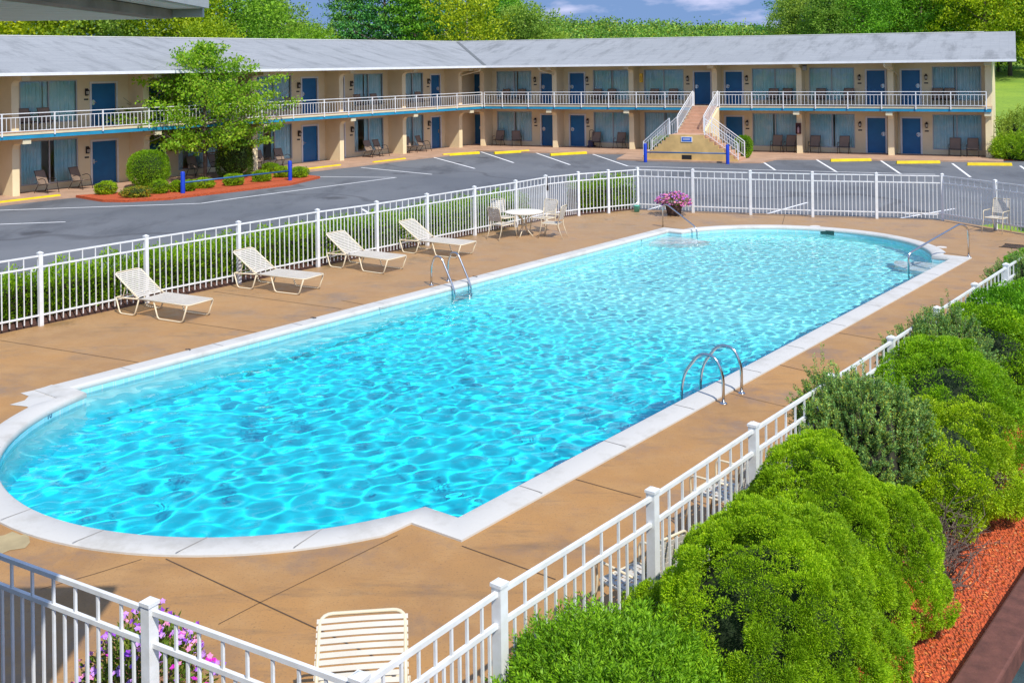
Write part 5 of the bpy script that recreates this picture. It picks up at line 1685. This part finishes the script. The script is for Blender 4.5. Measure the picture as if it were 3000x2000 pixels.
# ------------------------------------------------------------------ planted bed by the maple
bedp = [G(*p).xy for p in [(222, 577), (300, 590), (368, 591), (500, 584), (540, 578), (850, 542), (938, 521), (905, 517), (800, 513), (742, 507), (640, 527), (520, 553), (380, 565), (300, 572)]]
struct(sheet('maple_bed', [tuple(p) for p in bedp], .07, M_MULCH, thick=.12))
def at(px, py): v = G(px, py, .06); return (v.x, v.y, .05)
leaf_bush('clipped_bush', 'big round clipped green bush left of the maple', at(436, 548), (.86, .86), 1.62, 15000, 41, LM_HEDGE, .055, .028, amp=.04)
leaf_bush('clipped_bush', 'tall dark green square clipped bush right of the maple trunk', at(688, 518), (.80, .70), 1.75, 15000, 42, leaf_mat('dark_hedge', [(.06, .15, .012), (.035, .09, .01), (.11, .22, .02)], .2), .055, .028, box=True, amp=.04)
GS = 'small green shrubs in the red mulch bed'
for i, (px, py, r, h_, lab) in enumerate([(310, 569, .52, .52, 'small round green shrub at the left tip of the red bed below a blue door'), (468, 567, .43, .55, 'small green shrub right below the big round bush'),
        (520, 562, .38, .45, 'small green shrub just left of the left blue post'), (551, 560, .36, .45, 'small green shrub just right of the left blue post'), (597, 551, .52, .42, 'low green shrub under the pipe at the foot of the maple'),
        (684, 543, .52, .48, 'low green shrub in the middle of the red bed under the pipe'), (766, 532, .50, .48, 'low green shrub in the red bed near the right blue post'),
        (792, 507, .52, .48, 'green shrub behind the pipe by the pillar'), (826, 520, .42, .5, 'green shrub just left of the right blue post'), (876, 520, .50, .48, 'green shrub right of the right blue post next to the wheel stop')]):
    leaf_bush('small_shrub', lab, at(px, py), (r * .80, r * .80), h_ * 1.0, 3000, 50 + i, LM_HEDGE, .06, .03, group=GS, amp=.25)
leaf_bush('flowering_shrub', 'small yellowish flowering shrub low at the front of the red bed', at(400, 578), (.55, .4), .42, 2600, 61, leaf_mat('yellowish_small', [(.16, .26, .02), (.10, .18, .015), (.60, .42, .03)], .2), .06, .03, group=GS, amp=.3)
leaf_bush('green_shrub', 'green shrub beside the lower end of the right stair flight', tuple(WP(WT(2178, 430, 3.7, 'R'), 3.7, .05, 'R')), (.45, .5), 1.15, 3600, 62, LM_HEDGE, .08, .04)
leaf_bush('green_shrub', 'green leafy shrub behind the left stair flight railing', tuple(WP(WT(1945, 420, 3.6, 'R'), 3.6, .05, 'R')), (.75, .35), 1.05, 3600, 63, LM_HEDGE, .08, .04)
spray_bush('spreading_shrub', 'low spreading fern like green shrub at the right end of the motel', (lambda q: (q.x + .7, q.y, 0))(G(2968, 466)), 1.2, 1.2, 420, 64, LM_HEDGE, .10, .04, 34, None, 1.7, .5)
spray_bush('evergreen_shrub', 'tall dark evergreen shrub behind the low one at the right end of the motel', (30.6, 59.5, 0), 1.6, 2.6, 420, 65, LM_PINE, .13, .05, 34, None, 1.8, .7)
spray_bush('evergreen_shrub', 'yellow green conifer against the right end wall of the motel', (27.4, 57.6, 0), .9, 2.1, 240, 66, LM_BR3, .12, .05, 30, None, 1.0, .5)
struct(sheet('end_bed', [G(*p).xy.to_tuple() for p in [(2905, 469), (3080, 471), (3080, 464), (2960, 455)]], .02, M_MULCH, thick=.1))
# ------------------------------------------------------------------ flowers
def petals(name, P, r, m, parent, seed):
    """five petalled open flowers facing outward"""
    rng = np.random.RandomState(seed); V = []; Fc = []
    for p in P:
        nrm = Vector((rng.normal() * .5, rng.normal() * .5 - .35, 1)).normalized(); u = nrm.orthogonal().normalized(); v = nrm.cross(u)
        k = len(V); rr = r * rng.uniform(.8, 1.2); V.append(Vector(p) - nrm * rr * .35)
        for i in range(10):
            a = 2 * PI * i / 10; q = rr * (1.0 if i % 2 == 0 else .66); V.append(Vector(p) + (u * math.cos(a) + v * math.sin(a)) * q)
        for i in range(10): Fc.append((k, k + 1 + i, k + 1 + (i + 1) % 10))
    mb = MB(); mb.add(V, Fc); return mb.build(name, m, parent)
def flower_pot(label, loc, R, top, pot, nf, nl_, seed, cols, fr, pm):
    root = thing('flower_pot', label, 'flower pot', loc)
    rng = np.random.RandomState(seed)
    mb = MB(); mb.lathe(pot, 24); o = mb.build('pot', pm, root, smooth=True); o.modifiers.new('e', 'EDGE_SPLIT')
    if len(pot) > 3:
        hb_ = MB()
        for z, r_ in ((pot[1][1] + .05, pot[1][0] + .022), (pot[2][1] - .05, pot[2][0] + .006)):
            hb_.lathe([(r_, z), (r_ + .006, z), (r_ + .008, z + .03), (r_, z + .03)], 24)
        hb_.build('hoop', M_LAMPB, root)
    d = dome_dirs(nl_, rng, -.2); k = (1 + .25 * fnoise(d, 1.6, seed))[:, None]
    P = d * k * np.array([R, R, top[1]]) * rng.uniform(.5, 1, (nl_, 1)) + np.array([0, 0, top[0]])
    leaves('leaves', P, unit(d + rng.normal(size=d.shape) * .6 + np.array([0, 0, .6])), rng.uniform(.03, .07, nl_), .022, leaf_mat('petunia_leaf', [(.17, .28, .03), (.10, .18, .02), (.26, .34, .05), (.30, .30, .06)], .3), root, seed)
    for i, (nm, c, n_) in enumerate(cols):
        d = dome_dirs(n_, rng, -.1); k = (1 + .25 * fnoise(d, 1.6, seed))[:, None]
        P = d * k * np.array([R, R, top[1]]) * rng.uniform(.95, 1.12, (n_, 1)) + np.array([0, 0, top[0]])
        petals('blossoms', P, fr, mat('petal_' + nm, c, .6, .12, 30), root, seed + i)
    return root
q = G(1976, 632)
M_BARREL = mat('barrel_wood', (.10, .055, .04), .8, .3, 7, bumps=.4, bscale=18)
flower_pot('wooden half barrel overflowing with pink petunias at the far fence', (q.x, q.y + .1, 0), .56, (.42, .34), [(.20, 0), (.22, .01), (.30, .38), (.30, .40), (.26, .40)], 0, 1700, 71,
           [('pink', (.62, .13, .40), 130), ('rose', (.70, .25, .36), 90), ('violet', (.36, .11, .52), 90)], .045, M_BARREL)
q = G(425, 1955, .62)
flower_pot('pot of purple and pink petunias behind the near fence at bottom left', (q.x, q.y, 0), .47, (.50, .46), [(.24, 0), (.27, .01), (.36, .50), (.37, .52), (.32, .52)], 0, 3300, 72,
           [('violet2', (.30, .06, .58), 110), ('mauve', (.55, .28, .75), 90), ('pink2', (.85, .30, .55), 70), ('magenta', (.62, .02, .48), 20)], .027, mat('clay', (.34, .17, .10), .8))
# ------------------------------------------------------------------ trees
def limb_tree(root, h, trunk_r, limbs, m, seed, z0=0, lean=(0, 0), nm=('trunk', 'limb')):
    rng = random.Random(seed)
    mb = MB(); pts = []; rs = []
    n_ = 8
    for i in range(n_ + 1):
        t = i / n_; pts.append(Vector((lean[0] * t + .04 * h * .1 * math.sin(t * 5 + seed), lean[1] * t + .03 * h * .1 * math.sin(t * 4 + 2 * seed), z0 + h * t))); rs.append(trunk_r * (1.15 - t) + .004)
    mb.tube(pts, rs, 8); 
    for (t, az, el, ln) in limbs:
        k = t * n_; i = min(n_ - 1, int(k)); p = pts[i].lerp(pts[i + 1], k - i)
        d = Vector((math.cos(az) * math.cos(el), math.sin(az) * math.cos(el), math.sin(el)))
        q = p + d * ln * .5 + Vector((rng.gauss(0, .05), rng.gauss(0, .05), rng.gauss(0, .05))) * ln; e = p + d * ln + Vector((0, 0, .12 * ln))
        r_ = max(.006, trunk_r * (1.1 - t) * .5)
        mb.tube([p, q, e], [r_, r_ * .6, r_ * .2], 5)
        for j in range(2):
            s = q.lerp(e, rng.random()); mb.tube([s, s + Vector((rng.gauss(0, .2), rng.gauss(0, .2), rng.gauss(.1, .12))) * ln], [r_ * .35, r_ * .08], 4)
    return mb.build(nm[0], m, root, smooth=True), pts
# young maple: many ascending limbs, each carrying loose leaf clusters
def maple(loc):
    rng = np.random.RandomState(8); r2 = random.Random(8)
    root = thing('maple_tree', 'young maple with bright green leaves in the red mulch bed before the left wing', 'tree', loc)
    hh = 6.35; limbs = []; C = []; AX = []; SZ = []
    def width(z):            # half width of the crown at height z
        if z < 1.35: return 0
        if z < 2.2: return 3.6
        if z < 3.7: return 4.25
        return max(.12, 4.0 * max(0, 1 - (z - 3.7) / 2.9) ** 1.15)
    NL_ = 58
    for i in range(NL_):
        t = .19 + .78 * (i / NL_); z = hh * t
        az = i * 2.4 + r2.gauss(0, .25); el = .16 + 1.0 * t ** 1.7 + r2.gauss(0, .06)
        ln = width(z + .3) * r2.choice((.72, .9, 1.0, 1.06)) * r2.uniform(.92, 1.05)
        d = Vector((math.cos(az), math.sin(az), 0)); sd = Vector((-d.y, d.x, 0)); rise = ln * math.tan(min(el, 1.15)) * .5
        limbs.append((t, az, math.atan2(rise, ln), math.hypot(ln, rise)))
        n_ = int(5 + ln * 11)
        for j in range(n_):
            u = (.22 + .80 * (j + r2.random()) / n_)
            fan = (.05 + .20 * math.sin(PI * min(1, u * .9))) * ln
            c = d * ln * u + sd * r2.gauss(0, fan * .6) + Vector((0, 0, z + rise * u + r2.gauss(0, .07)))
            C.append(c); SZ.append(r2.uniform(.10, .20)); AX.append(d)
    C = np.array(C); SZ = np.array(SZ); per = 10
    idx = np.repeat(np.arange(len(C)), per)
    P = C[idx] + rng.normal(size=(len(idx), 3)) * SZ[idx][:, None] * np.array([1.15, 1.15, .55])
    ok = P[:, 2] > 1.0
    A = unit(rng.normal(size=P.shape) * .8 + np.array([0, 0, -.15]) + np.array(AX)[idx] * .5)
    limb_tree(root, hh * .98, .085, limbs, M_BARK, 3)
    leaves('crown', P[ok], A[ok], rng.uniform(.11, .19, ok.sum()), rng.uniform(.08, .12, ok.sum()), LM_MAPLE, root, 9)
    return root
tb = G(602, 527); mp_ = maple((tb.x, tb.y, .03)); mp_.scale = (.95, .95, 1.0)
def crown_tree(name, label, loc, h, R, z_low, lm, nclump, per, seed, ls=.34, kind='broad', bark=None, group=None, lean=(0, 0), tr=.22):
    rng = np.random.RandomState(seed); r2 = random.Random(seed)
    root = thing(name, label, 'tree', loc, 0, group)
    if kind == 'broad':
        nb = 16; bc = []; br = []
        for i in range(nb):
            a = i * 2.4; z = z_low + (h - z_low) * (.10 + .82 * (i + .5) / nb); env = math.sin(PI * min(1, max(.08, ((z - z_low) / (h - z_low)) ** .75 * .92 + .06)))
            rr = R * env * r2.uniform(.35, .8)
            bc.append((math.cos(a) * rr, math.sin(a) * rr, z)); br.append(R * r2.uniform(.34, .52) * (.6 + .4 * env))
        bc = np.array(bc); br = np.array(br)
        bi = rng.randint(0, nb, nclump); d = unit(rng.normal(size=(nclump, 3)) + np.array([0, 0, .25]))
        C = bc[bi] + d * br[bi][:, None] * rng.uniform(.85, 1.08, (nclump, 1)); sz = .23 * R / 3; dd = d
        limbs = [(max(.15, min(.9, (c[2] - .2 * h) / h)), math.atan2(c[1], c[0]), .5, max(.6, math.hypot(c[0], c[1]) * 1.05)) for c in bc]
        sq = np.array([1, 1, .75])
    else:                      # layered white pine
        C = []; dd = []; limbs = []
        nt_ = int((h - z_low) / .85)
        for i in range(nt_):
            z = z_low + (h - z_low) * i / nt_; f = 1 - (z - z_low) / (h - z_low); rr = R * (.12 + .95 * f ** .8) * r2.uniform(.75, 1.1)
            nbr = 7 if f > .3 else 5
            for b_ in range(nbr):
                az = b_ * 2 * PI / nbr + i * .9 + r2.gauss(0, .2); ln = rr * r2.uniform(.65, 1.1)
                limbs.append((min(.97, z / h), az, .12, ln))
                k = max(3, int(nclump / (nt_ * nbr)))
                for j in range(k):
                    u = .25 + .8 * r2.random(); sp = ln * .16 * u + .1
                    C.append((math.cos(az) * ln * u + r2.gauss(0, sp), math.sin(az) * ln * u + r2.gauss(0, sp), z + .22 * ln * u + r2.gauss(0, .12))); dd.append((math.cos(az) * .5, math.sin(az) * .5, .7))
        C = np.array(C); dd = np.array(dd); sz = .26; sq = np.array([1, 1, .45])
    idx = np.repeat(np.arange(len(C)), per)
    P = C[idx] + rng.normal(size=(len(idx), 3)) * sz * sq
    P[:, 0] += lean[0] * P[:, 2] / h; P[:, 1] += lean[1] * P[:, 2] / h
    A = unit(rng.normal(size=P.shape) + dd[idx] * .9)
    limb_tree(root, h * .93, tr, limbs[:60], bark or M_BARK, seed, lean=lean)
    leaves('crown', P, A, rng.uniform(.7, 1.3, len(P)) * ls, ls * .55, lm, root, seed)
    return root
def ground_at(px, Y):
    X = (px - CX) / F * Y
    return (X, Y, terrain_h(X, Y) - .1)
GT = 'trees behind the motel'
PR = {}
def plant(kind, lab, px, Y, sc=1.0, rz=0):
    loc = ground_at(px, Y)
    if kind not in PR:
        a = dict(b1=('broadleaf_tree', 13.5, 5.2, 2.2, LM_BR1, 640, 27, 'broad', None), b2=('broadleaf_tree', 13, 5.4, 2.2, LM_BR2, 640, 27, 'broad', None), b3=('broadleaf_tree', 12, 4.8, 2.0, LM_BR3, 580, 27, 'broad', None),
                 p1=('pine_tree', 17, 5.0, 2.0, LM_PINE, 1500, 13, 'pine', None), p2=('pine_tree', 14, 4.2, 1.2, LM_BR2, 1200, 13, 'pine', None), s1=('leafy_bush_tree', 6.2, 3.0, .4, LM_BR1, 330, 15, 'broad', None),
                 s2=('leafy_bush_tree', 6.5, 3.2, .4, LM_BR2, 330, 15, 'broad', None), pale=('broadleaf_tree', 11.5, 4.0, 4.6, LM_BR1, 420, 14, 'broad', M_PALEB))[kind]
        o = crown_tree(a[0], lab, loc, a[1], a[2], a[3], a[4], a[5], a[6], 100 + len(PR), .27 if a[7] == 'broad' else .25, a[7], a[8], GT)
        o.scale = (sc, sc, sc); o.rotation_euler = (0, 0, rz); PR[kind] = o; return o
    return dup(PR[kind], loc, rz, lab, GT, (sc, sc, sc))
PLAN = [('b1', 'yellow green broadleaf tree behind the left wing under the white eave corner, leftmost', -60, 74, 1.0), ('b1', 'yellow green broadleaf tree behind the left wing, second from the left edge', 130, 76, .95),
        ('b3', 'olive broadleaf tree behind the left wing roof, third from the left', 300, 77, 1.05), ('b1', 'vivid yellow green tree rising just right of the eave corner above the maple', 520, 80, 1.0),
        ('b2', 'tall green tree above the left wing roof right of the vivid one', 690, 84, 1.05), ('b1', 'yellow tinted bushy tree low behind the ridge above the maple', 620, 70, .62),
        ('b3', 'grey green tree left of the sky gap', 800, 96, .95), ('b3', 'lower tree under the small sky gap at upper left', 890, 104, .78), ('b2', 'dim green tree right below the small sky gap', 930, 92, .66),
        ('p1', 'dark layered pine immediately right of the small sky gap', 1030, 96, .95), ('p1', 'dark layered pine, second in the central clump', 1130, 93, 1.0), ('p2', 'green layered pine in the middle of the central clump', 1215, 90, 1.0),
        ('p1', 'dark pine behind the pale stemmed tree', 1310, 96, .95), ('pale', 'light green tree with a pale forked trunk above the corner valley of the roof', 1370, 88, 1.0),
        ('b2', 'round green tree right of the pale stemmed tree', 1450, 97, .92), ('b3', 'grey olive tree at the right end of the central clump', 1540, 92, .86), ('p2', 'slender green conifer at the right end of the central clump', 1500, 100, .85),
        ('b3', 'small olive tree sloping down to the distant hill', 1610, 92, .66),
        ('s2', 'green bushy growth right behind the left wing ridge near the valley', 1080, 84, .95), ('s1', 'yellow green bush just over the ridge left of the roof valley', 1170, 83, .82), ('s1', 'yellow green bush over the ridge at the roof valley', 1300, 84, .80),
        ('s2', 'green bush over the ridge right of the roof valley', 1420, 85, .85), ('s1', 'bush with yellow leaves over the ridge below the bare tree', 1680, 85, .75), ('s2', 'dark bush over the ridge before the distant hill', 1590, 84, .8),
        ('s1', 'lone yellow green bush above the ridge left of the tall right pines', 2245, 90, .84),
        ('p1', 'tall dark pine standing left in the right hand group above the stairs', 2340, 132, .93), ('p1', 'tall dark pine beside the first one above the stairs', 2420, 128, 1.0), ('p2', 'green conifer between the right pines and the olive trees', 2500, 124, 1.02),
        ('b3', 'olive tree below the right hand pines', 2330, 108, .70), ('b3', 'olive rounded tree right of the pines, low over the ridge', 2430, 104, .72), ('b2', 'dark green round tree over the middle of the right wing roof', 2530, 104, .80),
        ('b3', 'broad olive tree over the right wing roof, two thirds along', 2620, 110, 1.0), ('b2', 'green tree beside the broad olive one over the right wing', 2700, 105, .92), ('p2', 'green pine top rising behind the right wing roof end', 2720, 128, 1.15),
        ('b3', 'olive tree left of the bright yellow green one near the roof end', 2790, 108, 1.0), ('b1', 'bright yellow green tree over the right end of the roof', 2885, 100, .92), ('p1', 'dark pine behind the yellow green tree at the top right', 2930, 124, 1.1),
        ('b2', 'green tree beside the right end of the motel with its trunk on the grass slope', 2960, 103, .92), ('b2', 'dark green tree at the top right corner, trunk on the slope', 3040, 108, 1.0), ('b1', 'green tree at the right edge behind the slope', 3110, 100, .95), ('p1', 'dark pine beyond the right edge of the slope', 3060, 128, 1.1), ('s2', 'dark undergrowth left of the trunks at the top of the grass slope', 2925, 107, .8), ('s2', 'dark undergrowth at the right edge at the top of the grass slope', 3010, 110, .8)]
for i, (k, lab, px, Y, sc) in enumerate(PLAN): plant(k, lab, px, Y, sc, (i * 2.1) % 6.28)
# bare brown tree against the sky
loc = ground_at(1655, 95)
root = thing('bare_tree', 'leafless brown tree against the sky at the right end of the central clump', 'tree', loc)
r2 = random.Random(4); mb = MB()
def grow(p, d, ln, r_, lev):
    e = p + d * ln; mb.tube([p, p.lerp(e, .5) + Vector((r2.gauss(0, .03), r2.gauss(0, .03), 0)) * ln, e], [r_, r_ * .8, r_ * .6], 5 if lev < 2 else 3)
    if lev > 4: return
    for i in range(3 if lev < 3 else 4):
        nd = (d + Vector((r2.gauss(0, .42), r2.gauss(0, .42), r2.gauss(.10, .22)))).normalized(); grow(e if i else p.lerp(e, .7), nd, ln * r2.uniform(.62, .85), r_ * .6, lev + 1)
grow(Vector((0, 0, 0)), Vector((0, 0, 1)), 2.6, .16, 0)
mb.build('branches', mat('grey_bark', (.20, .155, .14), .9), root)
# the distant wooded hill, one mass
def far_wood():
    rng = np.random.RandomState(77)
    Ps, As, Ls = [], [], []
    for i in range(620):
        if i < 430:
            px = rng.uniform(1480, 2560); Y = rng.uniform(165, 300)
        else: px = rng.uniform(-300, 3500); Y = rng.uniform(140, 260)
        X = (px - CX) / F * Y
        top = 4.6 + (122 - 30 * min(1, max(0, (px - 1650) / 640))) * Y / 3100 if 1480 < px < 2560 else rng.uniform(8, 14) + (Y - 100) * .05
        if 780 < px < 1000: top = 9.0
        top *= rng.uniform(.80, 1.06)
        R = rng.uniform(2.2, 5.0) * (.6 + Y / 500)
        n_ = 420
        d = dome_dirs(n_, rng, -.6)
        P = d * np.array([R, R, R * 1.15]) * rng.uniform(.78, 1.05, (n_, 1)) * (1 + .18 * np.sin(d[:, :1] * 5 + i) * np.cos(d[:, 1:2] * 6 + i)) + np.array([X, Y, top - R * .95])
        Ps.append(P); As.append(unit(d + rng.normal(size=d.shape) * .8)); Ls.append(np.full(n_, .0016 * Y) * rng.uniform(.6, 1.4, n_) + .08)
    P = np.concatenate(Ps); o = leaves('far_wood', P, np.concatenate(As), np.concatenate(Ls), np.concatenate(Ls) * .8,
        leaf_mat('far_leaf', [(.11, .30, .04), (.06, .19, .035), (.19, .37, .04), (.12, .30, .05), (.30, .36, .03)], .2, clump=.11, cv=(.5, 1.35)), None, 7)
    tag(o, 'distant wooded hill across the skyline', 'wood', kind='stuff')
far_wood()
def far_body():
    mb = MB(); vs = []; n_ = 60
    for j, Y in enumerate((175, 230, 310)):
        for i in range(n_ + 1):
            px = -400 + 4000 * i / n_; X = (px - CX) / F * Y
            tp = 4.6 + (70 - 30 * min(1, max(0, (px - 1650) / 640))) * Y / 3100 - 1.6 + noise.noise(Vector((i * .7, j, 0)))
            if 780 < px < 1000: tp = 6
            vs.append((X, Y, tp - (1.2 if j == 0 else 0)))
    for i in range(n_):
        for j in range(2): mb.f.append((j * (n_ + 1) + i, j * (n_ + 1) + i + 1, (j + 1) * (n_ + 1) + i + 1, (j + 1) * (n_ + 1) + i)); mb.mi.append(0)
    k = len(vs); vs += [(x, y - 3, -2) for x, y, z in vs[:n_ + 1]]
    for i in range(n_): mb.f.append((k + i, k + i + 1, i + 1, i)); mb.mi.append(0)
    mb.v = vs
    return mb.build('wooded_hill', mat('hill_shade', (.03, .07, .015), .95, .3, .2), smooth=True)
struct(far_body())
